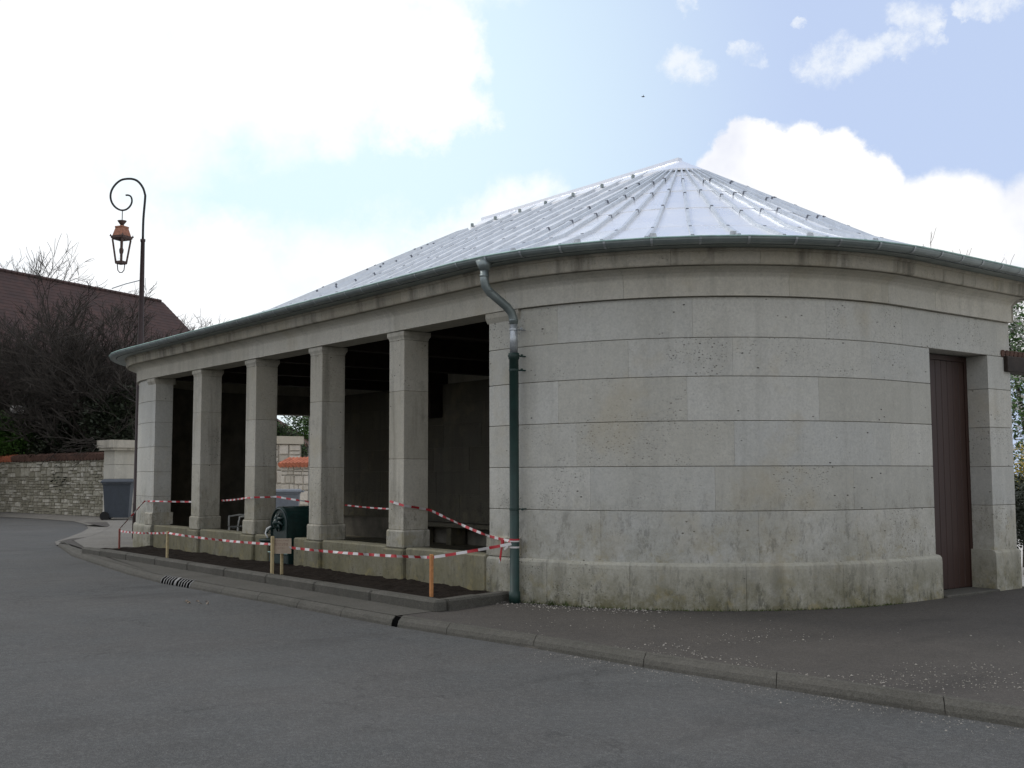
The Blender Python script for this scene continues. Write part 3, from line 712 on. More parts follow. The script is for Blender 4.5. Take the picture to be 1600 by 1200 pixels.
jx=sorted([-13+1.32*k for k in range(12)]+JX); jx=[q for q in jx if q<=JX[0]-.6]+JX
for a,b_ in zip(jx[:-1],jx[1:]):
    if b_-a>.3: kstone(a,b_)
kstone(jx[-1],XS-.06)
jx=[XS+.06]+[XS+.06+(XG0-.0-XS-.06)*k/5 for k in range(1,6)]
for a,b_ in zip(jx[:-1],jx[1:]): kstone(a,b_)
jx=[XG1+(XK-.45-XG1)*k/7 for k in range(8)]
for a,b_ in zip(jx[:-1],jx[1:]): kstone(a,b_)
# sloping edge along the turning of the road
P_=[Vector((p[0],p[1],0)) for p in [OUT[-1]]+FARC]; r_=Vector(RT0); f_=Vector(FH)
D_=[(r_*.35+f_*.2),(r_*.7+f_*.4),(r_*.8+f_*.2),r_*.8,r_*.8,(r_*.5+f_*.8)]+[f_*1.3]*(len(P_)-6)
mb=MB()
for i in range(len(P_)-1):
    p,q=P_[i],P_[i+1]; mb.add([(p.x,p.y,ZR-.003),(q.x,q.y,ZR-.003),tuple((q+D_[i+1]+Vector((0,0,.016)))),tuple((p+D_[i]+Vector((0,0,.016))))],[(0,1,2,3),(3,2,1,0)][:1])
o_=mb.build('kerb_edge',M['gravel'],ch)
sheet('gravel_path',[(p.x,p.y) for p in P_]+[tuple(G(0,799)[:2]),tuple(G(165,807)[:2]),(29,-13.5),(26,-9)],ZR+.012,M['gravel'])
INN=[tuple((p+d)[:2]) for p,d in zip(P_,D_)]
sheet('gravel_path',[(23.9,-7.62)]+INN+[tuple(G(0,799)[:2]),tuple(G(165,807)[:2]),tuple(G(240,812)[:2]),(29,-13.5),(28.3,-12),(27.2,-10.2),(25.6,-9.1),(24.0,-8.85)],.012,M['gravel'])
o=kstone(XS-.055,XS+.055,'drain_slot',M['drain_shade'],-.003); o.parent=None; tag(o,'narrow dark drain slot between two kerb stones, in front of the planter corner','drain slot')  # solid piece, the darkness of the slot is put in its colour
# kerb inlet grate: bars over a solid kerb section coloured black for the shade below
DG=empty('drain_grate',((XG0+XG1)/2,qpt(OUT,(XG0+XG1)/2)-.07,0),'cast iron kerb drain grate with two groups of slots, below the planter','drain grate')
kstone(XG0,XG1,'pit',M['drain_shade'],-.004,DG)  # not hollow: painted black as the shade under the bars
W_=XG1-XG0; mid=(XG0+XG1)/2
for a,b_ in ((XG0,XG0+.035),(XG1-.035,XG1),(mid-.045,mid+.045)): kstone(a,b_,'frame',M['grate'],.004,DG)
for g0,g1 in ((XG0+.035,mid-.045),(mid+.045,XG1-.035)):
    for k in range(1,5):
        x=g0+(g1-g0)*k/5; kstone(x-.020,x+.020,'bar',M['grate'],.003,DG)
# planter bed: kerb stones and soil
PB=empty('planter_bed',(17.5,-8.2,0),'narrow bed of bare dark soil edged with stone kerbs along the colonnade','flower bed')
kx=[11.02,12.5,14.0,15.5,17.0,18.5,20.0,21.5,23.0,24.2]
for a,b_ in zip(kx[:-1],kx[1:]):
    mb=MB(); ya=-7.47-.0*(a); zt=.135 if a<22.5 else .12
    mb.cbox((a+.004,-7.66,-.02),(b_-.004,-7.47,zt),.028); mb.build('kerb_stone',M['kerb'],PB)
ka,kb=Vector((11.11,-7.665,0)),Vector((11.43,-8.83,0)); kd=(kb-ka); kn_=Vector((-kd.y,kd.x,0)).normalized()
for t0,t1,zt in ((0,.49,.135),(.495,1,.125)):
    p0=ka+kd*t0; p1=ka+kd*t1; mb=MB()
    sec=[(-.09,-.02),(-.09,zt-.025),(-.065,zt),(.065,zt),(.09,zt-.025),(.09,-.02)]
    mb.add([p0+kn_*o+Vector((0,0,z)) for o,z in sec]+[p1+kn_*o+Vector((0,0,z)) for o,z in sec],[(k,(k+1)%6,6+(k+1)%6,6+k) for k in range(6)]+[tuple(range(5,-1,-1)),tuple(range(6,12))]); mb.build('kerb_stone',M['kerb'],PB)
mb=MB(); nx,ny=150,14
for i in range(nx+1):
    for j in range(ny+1):
        y=-7.6+(-9.0+7.6)*j/ny; xs_=11.13+.30*j/ny; x=xs_+(24.1-xs_)*i/nx
        z=.075+.035*noise.noise(Vector((x*3,y*3,0)))+.03*noise.noise(Vector((x*11,y*11,3)))+.02*(j/ny)
        if j>0 and x<24: z+=0
        mb.v.append((x,y,z))
for i in range(nx):
    for j in range(ny): a=i*(ny+1)+j; mb.f.append((a,a+1,a+ny+2,a+ny+1)); mb.m.append(0)
mb.f=[tuple(reversed(f)) for f in mb.f]
o=mb.build('soil',M['soil'],PB); 
# scattered pebbles, weeds
def pebbles(name,gen_,n,label,r0,r1,m):
    mb=MB()
    for _ in range(n):
        x,y,z=gen_(); r=random.uniform(r0,r1)*(1 if random.random()<.85 else 1.7); a=random.random()*6
        vs=[(x+r*math.cos(a+k*1.256)*random.uniform(.7,1.1),y+r*math.sin(a+k*1.256)*random.uniform(.7,1.1),z) for k in range(5)]+[(x,y,z+r*.8)]
        mb.add(vs,[(k,(k+1)%5,5) for k in range(5)])
    o=mb.build(name,m); tag(o,label,'pebbles',kind='stuff'); return o
def g1():
    while True:
        x=random.gauss(5.2,2.2); 
        y=qpt(OUT,x)-.16-abs(random.gauss(0,1.3))
        if x<10.8 and not ((x-X1)**2+(y-AX)**2<(RW+.15)**2) and y>-15 and not (x>XN and y<AX): 
            if noise.noise(Vector((x*.9,y*.9,2)))+random.random()*.22>.20: return x,y,.006
pebbles('pebbles',g1,900,'pale pebbles scattered on the dark pavement before the curved wall',.003,.009,M['pebble'])
def g2():
    x=random.uniform(1,8.5); return x,qpt(OUT,x)+abs(random.gauss(0,.18)),ZR
pebbles('road_grit',g2,700,'fine grit lying on the road along the kerb channel',.003,.007,M['pebble'])
def g3():
    a=R_(random.uniform(-4,40)); r=RW+.07+abs(random.gauss(0,.22)); return X1-r*math.sin(a),AX+r*math.cos(a),.006
pebbles('pebbles',g3,420,'pale chips of stone at the foot of the downpipe',.004,.013,M['pebble'])
mb=MB()
def tuft(mb,x,y,n,h,z=0.0):
    for _ in range(n):
        a=random.random()*6.28; l=h*random.uniform(.4,1); dx,dy=math.cos(a)*l*.5,math.sin(a)*l*.5; wx,wy=-math.sin(a)*.006,math.cos(a)*.006
        px_,py_=x+random.gauss(0,.02),y+random.gauss(0,.02)
        mb.add([(px_-wx,py_-wy,z),(px_+wx,py_+wy,z),(px_+dx,py_+dy,z+l)],[(0,1,2)])
wd=[(5,.055,60,.16),(9,.06,16,.07),(13,.06,14,.07),(17,.06,30,.09),(20,.06,22,.08)]
for k,(ang,o_,n_,h_) in enumerate(wd):
    mb=MB(); p=PO(R_(ang)*RW,o_+.02); tuft(mb,p.x,p.y,n_,h_,.004); o=mb.build('weed_tuft',M['weed'])
    tag(o,['green weed tuft right beside the foot of the green downpipe','tiny weed tuft at the wall foot, second from the downpipe','tiny weed tuft at the wall foot, third from the downpipe','low weed tuft at the wall foot, fourth from the downpipe','low weed tuft at the wall foot, farthest from the downpipe'][k],'weed','weeds at the foot of the curved wall')
mb=MB()
for _ in range(900):
    a=R_(random.uniform(10,88)); p=PO(a*RW,.06+abs(random.gauss(0,.02))); tuft(mb,p.x,p.y,1,random.uniform(.01,.045),.004)
tag(mb.build('moss_fringe',M['weed']),'thin fringe of moss and grass along the curved plinth','moss',kind='stuff')
mb=MB()
for _ in range(9):
    lq=G(305,942,ZR); x=lq.x+random.gauss(0,.12); y=lq.y+random.gauss(0,.07); a=random.random()*3; r=.04
    mb.add([(x-r*math.cos(a),y-r*math.sin(a),ZR+.004),(x+r*.4*math.sin(a),y-r*.4*math.cos(a),ZR+.022),(x+r*math.cos(a),y+r*math.sin(a),ZR+.006),(x-r*.4*math.sin(a),y+r*.4*math.cos(a),ZR+.03)],[(0,1,2,3)])
tag(mb.build('dry_leaf_litter',M['dry_leaf']),'few dry leaves lying on the road below the drain grate','leaves')
# ------------------------------------------------------------------ barrier stakes, tape, sign
def stake(px,pybase,pytop,m,label,w_=.022,z0=0.09):
    p=G(px,pybase,z0); d=math.hypot(p.x,p.y); tz=at(px,pytop,d).z
    mb=MB(); mb.cbox((p.x-w_,p.y-w_,-.05),(p.x+w_,p.y+w_,tz),.006); o=mb.build('wooden_stake',m); tag(o,label,'stake','stakes holding the barrier tape'); return Vector((p.x,p.y,tz))
s1=stake(186,863,826,M['stake_r'],'thin reddish stake at the far left end of the planter',.018,.02)
s2=stake(261,875,830,M['stake'],'pale wooden stake by the second pillar from the left',.02)
s3=stake(425,899,838,M['stake'],'pale wooden stake carrying the left edge of the cardboard sign',.023)
s3b=stake(440,897,852,M['stake'],'pale wooden stake under the middle of the cardboard sign',.020)
s4=stake(674,931,866,M['stake_o'],'orange wooden stake at the near corner of the planter',.021)
# sign board
SG=empty('cardboard_sign',(s3.x,s3.y,.45),'small cardboard sign with faded lines of writing, by the green fountain','sign')
rv=Vector((RT0.x,RT0.y,0)).normalized(); c=Vector((s3.x,s3.y,0))+rv*.135+Vector((0,0,.53)); fn=-Vector((FH.x,FH.y,0))
c=c-fn*.035
mb=MB(); mb.obox(c,rv*.148,fn*.006,Vector((0,0,.115))); mb.build('board',M['board'],SG)
for (zz_,x0,x1) in ((.085,-.10,.10),(.035,-.10,.09),(.015,-.10,.08),(-.03,-.06,.06)):
    mb=MB(); x=x0
    while x<x1:
        l=random.uniform(.012,.03)
        for q_ in range(int(l/.006)):
            mb.obox(c+rv*(x+q_*.007)+Vector((0,0,zz_+random.uniform(-.002,.002)))+fn*.0072,rv*.0016,fn*.0008,Vector((0,0,.008*random.uniform(.5,1))))
        x+=l+.012
    mb.build('writing',M['ink'],SG)
def tape(pts,label,w_=.030,stripe=.14,sag=.02,tw=.4,seed=1):
    rnd=random.Random(seed); mb=MB(); P=[]
    for a,b in zip(pts[:-1],pts[1:]):
        a=Vector(a);b=Vector(b);L=(b-a).length;n=max(2,int(L/.035))
        for k in range(n):
            t=k/n; P.append(lerp(a,b,t)-Vector((0,0,sag*L*.5*4*t*(1-t))))
    P.append(Vector(pts[-1])); acc=0; ph=rnd.random()*6
    prev=None
    for i,q in enumerate(P):
        d=(P[min(i+1,len(P)-1)]-P[max(i-1,0)]).normalized(); a=.5*tw*math.sin(acc*2.1+ph)+.55*math.sin(acc*5.3+ph)+.4*math.sin(acc*13.7+seed)
        side=d.cross(Vector((0,0,1))); side=side.normalized() if side.length>1e-3 else Vector((1,0,0)); upv=side.cross(d).normalized()
        e=upv*math.cos(a*.6)+side*math.sin(a*.6)
        cur=(q+e*w_/2,q-e*w_/2)
        if prev: 
            acc+=(q-pq).length; mi=int(acc/stripe)%2
            mb.add([prev[0],prev[1],cur[1],cur[0]],[(0,1,2,3)],mi)
        prev=cur; pq=q
    o=mb.build('barrier_tape',[M['tape_r'],M['tape_w']]); tag(o,label,'barrier tape','red and white barrier tape'); return o
pipe=lambda z: pz(.165+.06,z,S2)
yf=YS+.045
def fr_(px,py,y): 
    d=ray(px,py); k=(y)/(d.y); return EYE+d*k
A_=[s1-Vector((0,0,.02)), fr_(229,783,YS+.03), fr_(243,783,YS+.02), fr_(272,784,YS-.2), fr_(302,783,YS-.45), fr_(346,782,YS-.46), fr_(383,779,YS-.25), fr_(399,777,YS+.01),fr_(431,776,YS-.44),fr_(484,783,YS-.46)]
tape([s1,fr_(226,783,YS+.045),fr_(241,783,YS+.045),fr_(300,784,YS-.30)],'upper barrier tape from the far left stake across the leftmost pillar',w_=.034,sag=.006,seed=3)
tape([fr_(346,782,YS-.30),fr_(384,778,YS+.04),fr_(397,777,YS+.04),fr_(432,776,YS-.15),fr_(484,784,YS-.30)],'upper barrier tape crossing the middle pillar above the green fountain',w_=.032,sag=.01,seed=4)
tape([fr_(539,789,YS-.44),fr_(608,795,YS-.30)],'short thin upper barrier tape across the dark gap between the two nearest free pillars',w_=.024,sag=.01,seed=5)
tape([fr_(609,783,YS+.045),fr_(631,790,YS+.045),(13.87,YS-.2,fr_(650,793,YS-.2).z),(13.87,YS-.44,fr_(671,797,YS-.44).z),fr_(735,826,YS-.1),fr_(765,838,YS+.05),pipe(fr_(796,846,YS+.2).z)],'upper barrier tape sloping down from the nearest free pillar to the downpipe',w_=.034,sag=.006,seed=6)
zp=fr_(796,846,YS+.2).z
tape([s1-Vector((0,0,.05)),s2-Vector((0,0,.03)),s3-Vector((0,0,.12)),s3b-Vector((0,0,.02)),s4-Vector((0,0,.04)),pipe(zp-.03)],'lower barrier tape strung from stake to stake in front of the planter',w_=.037,sag=.012,seed=9,tw=.8)
mb=MB()
def loop(z,w_,mi):
    n=14; c_=pz(.165,z,S2); rr=.064
    for k in range(n):
        a0,a1=2*math.pi*k/n,2*math.pi*(k+1)/n
        mb.add([(c_.x+rr*math.cos(a0),c_.y+rr*math.sin(a0),z-w_/2),(c_.x+rr*math.cos(a1),c_.y+rr*math.sin(a1),z-w_/2),(c_.x+rr*math.cos(a1),c_.y+rr*math.sin(a1),z+w_/2),(c_.x+rr*math.cos(a0),c_.y+rr*math.sin(a0),z+w_/2)],[(0,1,2,3)],mi if isinstance(mi,int) else mi[k%2])
loop(zp+.02,.022,0); loop(zp,.016,1); loop(zp-.075,.022,1)
kn=pz(.24,zp-.02,.47)
mb.obox(kn,(.02,0,0),(0,.012,0),(0,0,.035),0); mb.obox(kn+Vector((.02,.01,-.13)),(.012,0,.02),(0,.004,0),(-.02,0,.085),0); mb.obox(kn+Vector((.045,.01,-.23)),(.008,0,.0),(0,.004,0),(-.01,0,.03),1); mb.obox(kn+Vector((-.10,.02,-.06)),(.035,0,-.022),(0,.004,0),(.008,0,.012),1)
tag(mb.build('tape_knot',[M['tape_r'],M['tape_w']]),'knotted red and white tape wrapped round the green downpipe with loose ends','barrier tape')
# ------------------------------------------------------------------ drinking fountain
FO=empty('drinking_fountain',(17.85,YS-.1,0),'dark green cast iron drinking fountain with arched top and relief, between two pillars','fountain')
def arch(x0,x1,zb,zt,n=14):
    r=(x1-x0)/2; cx=(x0+x1)/2; zc=zt-r; return [(x0,zb),(x1,zb)]+[(cx+r*math.cos(math.pi*k/n),zc+r*math.sin(math.pi*k/n)) for k in range(n+1)]
def archsolid(mb,x0,x1,zb,zt,y0,y1):
    p=arch(x0,x1,zb,zt); n=len(p); mb.add([(x,y0,z) for x,z in p]+[(x,y1,z) for x,z in p],[tuple(range(n))[::-1],tuple(range(n,2*n))]+[(k,(k+1)%n,n+(k+1)%n,n+k) for k in range(n)])
fx0,fx1=17.50,18.16; fy=YS+.03
mb=MB(); archsolid(mb,fx0,fx1,.04,1.07,fy,fy-.80); mb.build('body',M['fountain'],FO)
mb=MB(); # front arch moulding
p=arch(fx0+.035,fx1-.035,.30,1.03,20); mb.tube([(x,fy+.012,z) for x,z in p[1:]+[p[0]]],.016,6); mb.build('arch_moulding',M['fountain'],FO)
mb=MB(); mb.cbox((fx0-.025,fy-.82,.0),(fx1+.025,fy+.03,.26),.02); mb.build('pedestal',M['fountain'],FO)
mb=MB(); mb.tube([(fx0-.03,fy+.035,.275),(fx1+.03,fy+.035,.275)],.012,6); mb.build('pale_band',M['verdigris'],FO)
mb=MB(); cx=(fx0+fx1)/2
for k in range(8):
    t=2*math.pi*k/8; mb.tube([(cx,fy+.03,.80),(cx+.09*math.cos(t),fy+.055,.80+.09*math.sin(t)),(cx+.17*math.cos(t+.3),fy+.015,.80+.17*math.sin(t+.3))],[.03,.034,.008],6)
mb.lathe((cx,0,0),[(0.001,0)],3) if False else None
mb.tube([(cx,fy,.80),(cx,fy+.09,.79),(cx,fy+.12,.76)],[.07,.06,.03],8); mb.build('relief_mask',M['fountain'],FO,True)
mb=MB(); mb.tube([(cx,fy+.10,.70),(cx,fy+.20,.69),(cx,fy+.24,.62)],.017,8); mb.build('spout',M['fountain'],FO,True)
mb=MB(); mb.lathe((cx,fy+.16,.40),[(.05,0),(.17,.05),(.21,.11),(.20,.12),(.15,.07)],14); mb.build('basin',M['fountain'],FO,True)
mb=MB(); mb.tube([(cx+.25,fy+.10,.52),(cx+.30,fy+.12,.60),(cx+.29,fy+.10,.68),(cx+.22,fy+.06,.72)],.014,8); mb.build('lever',M['white_pl'],FO,True)
# ------------------------------------------------------------------ white plastic chair inside
cp=at(379,800,26.6); cp=Vector((cp.x,cp.y,.03))
CHR=empty('plastic_chair',cp,'white plastic garden chair inside the wash house behind the middle pillar','chair')
mb=MB()
def seatpt(u_,v_): return cp+Vector((u_*.24,v_*.22,.42-.02*(1-u_*u_)))
vs=[seatpt(-1+.25*i,-1+.5*j) for i in range(9) for j in range(5)]; mb.add(vs,[(i*5+j,i*5+5+j,i*5+6+j,i*5+1+j) for i in range(8) for j in range(4)]); mb.add([q-Vector((0,0,.02)) for q in vs],[(i*5+j,i*5+1+j,i*5+6+j,i*5+5+j) for i in range(8) for j in range(4)]); mb.build('seat',M['white_pl'],CHR,True)
for sx in(-1,1):
    for sy in(-1,1): mb=MB(); mb.tube([cp+Vector((sx*.23,sy*.21,.41)),cp+Vector((sx*.27,sy*.25,0))],[.026,.018],8); mb.build('leg',M['white_pl'],CHR,True)
mb=MB(); P_=[cp+Vector((.24*math.cos(t),-.22+.0*t-.10*math.sin(t)*0,.42)) for t in (0,)]
for k in range(7):
    x=-.20+.40*k/6; mb.tube([cp+Vector((x,-.22,.43)),cp+Vector((x*1.05,-.30,.80))],.022,6)
mb.tube([cp+Vector((-.26,-.20,.42)),cp+Vector((-.27,-.28,.70)),cp+Vector((-.2,-.32,.84)),cp+Vector((0,-.34,.88)),cp+Vector((.2,-.32,.84)),cp+Vector((.27,-.28,.70)),cp+Vector((.26,-.20,.42))],.022,8); mb.build('backrest',M['white_pl'],CHR,True)
for sx in (-1,1): mb=MB(); mb.tube([cp+Vector((sx*.27,-.27,.66)),cp+Vector((sx*.30,-.05,.67)),cp+Vector((sx*.29,.20,.64)),cp+Vector((sx*.25,.22,.42))],.024,8); mb.build('armrest',M['white_pl'],CHR,True)
# stone bench against the back wall
BN=empty('stone_bench',(19.5,YB+.75,0),'low stone bench against the back wall inside the wash house','bench')
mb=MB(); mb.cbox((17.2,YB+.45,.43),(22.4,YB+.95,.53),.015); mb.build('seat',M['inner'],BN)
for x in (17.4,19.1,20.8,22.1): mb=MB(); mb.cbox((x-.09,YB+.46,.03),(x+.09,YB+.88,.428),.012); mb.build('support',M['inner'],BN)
# small dark cupboard box high on the inner wall
mb=MB(); mb.cbox((X1+.6+9.3,YB+.43,2.95),(X1+.6+10.9,YB+.80,4.0),.02); tag(mb.build('wall_cupboard',M['wood_dark']),'dark wooden box fixed high on the back wall under the ceiling','cupboard')
# ------------------------------------------------------------------ street lamp
Lp=Vector((28.70,-10.22,0)); Ld=-RT0.normalized(); Ld=Vector((Ld.x,Ld.y,0)).normalized()   # arm direction
LM=empty('street_lamp',Lp,'tall street lamp with scrolled arm and hanging copper lantern, beside the wash house','street lamp')
def lp(dx,z): return Lp+Ld*dx+Vector((0,0,z))
mb=MB(); mb.tube([lp(0,0),lp(0,.9),lp(0,.92),lp(0,5.0),lp(0,7.70),lp(0,7.72),lp(0,7.78)],[.098,.095,.088,.078,.052,.066,.066],12); mb.build('pole',M['pole'],LM,True)
mb=MB(); pts=[lp(0,7.78),lp(0,8.85)]; 
kx=17.4/1000
def lpx(px,py): 
    q=at(px,py,30.47); return Vector(q)
sc_pts=[(226,310),(225.5,303),(222,293),(215,284),(207,279),(196,277),(184,278),(174,284),(167,293),(165,303),(168,313),(175,321),(184,325.5),(193,325),(200,320),(203,313),(201.5,306),(197,303),(192,302.5)]
ref=lpx(225.8,330)
def s2w(px,py):
    q=lpx(px,py); r=lpx(224,300); dx=(q-r).dot(Ld); return lp(dx,q.z)
cp_=[lp(0,7.78),lp(0,8.3)]+[s2w(*q) for q in sc_pts]; cr_=[]
for i in range(len(cp_)-1):
    a0,a1,a2,a3=cp_[max(i-1,0)],cp_[i],cp_[i+1],cp_[min(i+2,len(cp_)-1)]
    for k in range(4):
        t=k/4; cr_.append(.5*((2*a1)+(a2-a0)*t+(2*a0-5*a1+4*a2-a3)*t*t+(3*a1-a0-3*a2+a3)*t**3))
cr_.append(cp_[-1])
mb.tube(cr_,[.032-.010*i/len(cr_) for i in range(len(cr_))],8); mb.build('scroll_arm',M['iron'],LM,True)
mb=MB(); mb.tube([lp(.02,6.70),lp(.42,6.60),lp(.78,6.48)],.014,6); mb.build('stay_rod',M['galv'],LM)
mb=MB(); mb.cbox((Lp.x-.06,Lp.y-.14,2.98),(Lp.x-.10,Lp.y+.02,3.06),.004); mb.build('plate',M['galv'],LM)
LN=s2w(186,336); LN=Vector((LN.x,LN.y,0))
LT=empty('lantern',LN+Vector((0,0,7.2)),'copper street lantern with four tapered glass panes hanging from the scrolled arm','lantern')
top=s2w(186,326).z
mb=MB(); mb.tube([LN+Vector((0,0,top-.01)),LN+Vector((0,0,8.28))],.012,6); mb.build('hanger',M['iron'],LT)
ca,sa=math.cos(R_(30)),math.sin(R_(30))
def sq(mb,prof,close=True):
    vs=[];fs=[]
    for r,z in prof:
        for (i,j) in ((-1,-1),(1,-1),(1,1),(-1,1)): vs.append(LN+Vector(((i*ca-j*sa)*r*.78,(i*sa+j*ca)*r*.78,z)))
    for a in range(len(prof)-1):
        for k in range(4): fs.append((a*4+k,a*4+(k+1)%4,a*4+4+(k+1)%4,a*4+4+k))
    if close: fs+=[(3,2,1,0),tuple(4*(len(prof)-1)+k for k in range(4))]
    mb.add(vs,fs)
mb=MB(); mb.lathe(LN,[(.05,8.12),(.05,8.17),(.11,8.25),(.12,8.27),(.02,8.29)],12); mb.build('chimney',M['copper_dark'],LT,True)
mb=MB(); sq(mb,[(.215,7.86),(.15,8.07),(.165,8.09),(.155,8.12),(.04,8.14)]); mb.build('hood',M['copper'],LT)
mb=MB(); sq(mb,[(.20,7.76),(.245,7.80),(.25,7.858),(.20,7.859)]); mb.build('cornice',M['copper_dark'],LT)
for (i,j) in ((-1,-1),(1,-1),(1,1),(-1,1)):
    mb=MB(); P0=LN+Vector(((i*ca-j*sa)*.205*.78,(i*sa+j*ca)*.205*.78,7.77)); P1=LN+Vector(((i*ca-j*sa)*.115*.78,(i*sa+j*ca)*.115*.78,7.13)); mb.tube([P0,P1],.026,4); mb.build('corner_bar',M['copper_dark'],LT)
    mb=MB(); P2=LN+Vector(((i*ca-j*sa)*.25*.78,(i*sa+j*ca)*.25*.78,7.84)); mb.tube([P2,P2+Vector((0,0,.06))],[.03,.008],6); mb.build('corner_finial',M['copper_dark'],LT)
for k,(i,j) in enumerate(((1,0),(0,1),(-1,0),(0,-1))):
    a=Vector((i*ca-j*sa,i*sa+j*ca,0)); s_=Vector((-a.y,a.x,0)); mb=MB()
    mb.add([LN+a*.09+s_*.078+Vector((0,0,7.20)),LN+a*.09-s_*.078+Vector((0,0,7.20)),LN+a*.153-s_*.14+Vector((0,0,7.76)),LN+a*.153+s_*.14+Vector((0,0,7.76))],[(0,1,2,3)]); mb.build('glass_pane',M['glass'],LT)
mb=MB(); sq(mb,[(.12,7.12),(.135,7.14),(.125,7.20)]); mb.build('base_rim',M['copper_dark'],LT)
mb=MB(); mb.tube([LN+Ld*.10+Vector((0,0,7.13)),LN+Ld*.08+Vector((0,0,6.96)),LN+Ld*.03+Vector((0,0,6.90)),LN-Ld*.03+Vector((0,0,6.90)),LN-Ld*.08+Vector((0,0,6.96)),LN-Ld*.10+Vector((0,0,7.13))],.014,6); mb.build('bottom_loop',M['iron'],LT)
mb=MB(); mb.lathe(LN,[(.03,7.20),(.03,7.32),(.012,7.34),(.05,7.42),(.06,7.5),(.03,7.58)],10); mb.build('bulb_holder',M['copper_dark'],LT,True)
# ------------------------------------------------------------------ rubble walls
def rubble(root,A,B,h,m,mm,th=.45,rows=14,lmin=.16,lmax=.42,seed=1,maxparts=290,hfun=None,name='stone'):
    rnd=random.Random(seed); A=Vector(A);B=Vector(B); d=(B-A); L=d.length; d.normalize(); nrm=Vector((-d.y,d.x,0))
    if nrm.dot(Vector((0,0,0))-A)<0: nrm=-nrm
    mb=MB(); c=(A+B)/2+Vector((0,0,h/2-.05))-nrm*(th/2+.02); mb.obox(c,d*(L/2),nrm*(th/2),Vector((0,0,h/2+.05))); mb.build('wall_core',mm,root)
    L_=[]; z=0; zs=[0]
    while z<h-.12: z+=rnd.uniform(.65,1.4)*2*h/rows; zs.append(min(z,h))
    zs[-1]=h
    for z0,z1 in zip(zs[:-1],zs[1:]):
        x=rnd.uniform(-.1,0)
        while x<L:
            W=rnd.uniform(lmin*1.2,lmax*1.5); x0,x1=max(x,0),min(x+W,L); x+=W
            if x1-x0<.06: continue
            q=rnd.random()
            if q<.16 and x1-x0<lmax*1.1: L_.append((x0,x1,z0,z1)); continue
            nr=2 if (q<.72 or z1-z0<.26) else 3
            cuts=[z0]+sorted(z0+(z1-z0)*(k/nr+rnd.uniform(-.12,.12)) for k in range(1,nr))+[z1]
            for a_,b_ in zip(cuts[:-1],cuts[1:]):
                u=x0
                while u<x1-.02:
                    l=rnd.uniform(lmin,lmax); e_=min(u+l,x1)
                    if x1-e_<lmin*.6: e_=x1
                    L_.append((u,e_,a_,b_)); u=e_
    # merge some into taller stones
    L_.sort(key=lambda q:-(q[1]-q[0])*(q[3]-q[2])); rest=MB()
    for i,(x0,x1,z0,z1) in enumerate(L_):
        g=.012; x0+=g;x1-=g;z0+=g*rnd.uniform(.3,1.2);z1-=g*rnd.uniform(.3,1.2); dp_=rnd.uniform(.012,.045); j=lambda a=.02: rnd.uniform(-a,a)
        vs=[]
        f0=[(x0+j(),z0+j(.012)),((x0+x1)/2+j(),z0+j(.01)),(x1+j(),z0+j(.012)),(x1+j(.01),z1+j(.012)),((x0+x1)/2+j(),z1+j(.01)),(x0+j(.01),z1+j(.012))]
        cx_,cz_=(x0+x1)/2,(z0+z1)/2
        for (a,b) in f0: vs.append(A+d*a+Vector((0,0,b))-nrm*.03)
        for (a,b) in f0: vs.append(A+d*(cx_+(a-cx_)*.86)+Vector((0,0,cz_+(b-cz_)*.78))+nrm*dp_)
        fs=[tuple(range(6,12))]+[(k,(k+1)%6,6+(k+1)%6,6+k) for k in range(6)]
        if i<maxparts:
            q=MB(); q.add(vs,fs); q.build(name,m,root)
        else: rest.add(vs,fs)
    if rest.f: o=rest.build('small_stones',m,root); o['kind']='stuff'
WA=G(-160,798); WB=G(168,808)
W1=empty('garden_wall',G(0,800),'long rubble stone garden wall with tile coping at the far left of the street','wall')
WA=Vector((WA.x,WA.y,0)); WB=Vector((WB.x,WB.y,0))
rubble(W1,G(-25,799),WB,2.38,M['rubble'],M['rub_mortar'],rows=15,lmin=.18,lmax=.55,seed=4)
dW=(WB-G(-25,799)).normalized(); dW.z=0; nW=Vector((-dW.y,dW.x,0))
if nW.dot(-WB)<0:nW=-nW
A0=Vector(G(-25,799)); A0.z=0; LW=(WB-A0).length; k=0; x=0
while x<LW-.1:
    mb=MB(); c=A0+dW*(x+.14)+Vector((0,0,2.43))-nW*.22; t_=.02
    mb.tube([c+nW*.34-Vector((0,0,.06)),c-nW*.05+Vector((0,0,.05))],[.145,.12],8); mb.build('coping_tile',M['tile_orange'] if x<LW*.24 else M['tile_dark'],W1); x+=.27
gp=at(187,700,46.5); gp=Vector((gp.x,gp.y,0))
GP=empty('gate_pillar',gp,'squared stone gate pillar with projecting cap at the end of the left rubble wall','gate pillar')
def rbox(mb,c,hx,hy,z0,z1): mb.obox((c.x,c.y,(z0+z1)/2),dW*hx,nW*hy,Vector((0,0,(z1-z0)/2)))
z=0
for k,hh in enumerate((.5,.52,.48,.55,.55)):
    mb=MB(); rbox(mb,gp,.42-.004*(k%2),.42,z+.006,z+hh-.006); mb.build('stone_block',M['frieze'],GP); z+=hh
mb=MB(); rbox(mb,gp,.58,.56,z,z+.10); mb.build('cap_moulding',M['cornice'],GP); mb=MB(); rbox(mb,gp,.64,.62,z+.101,z+.40); mb.build('cap',M['cornice'],GP)
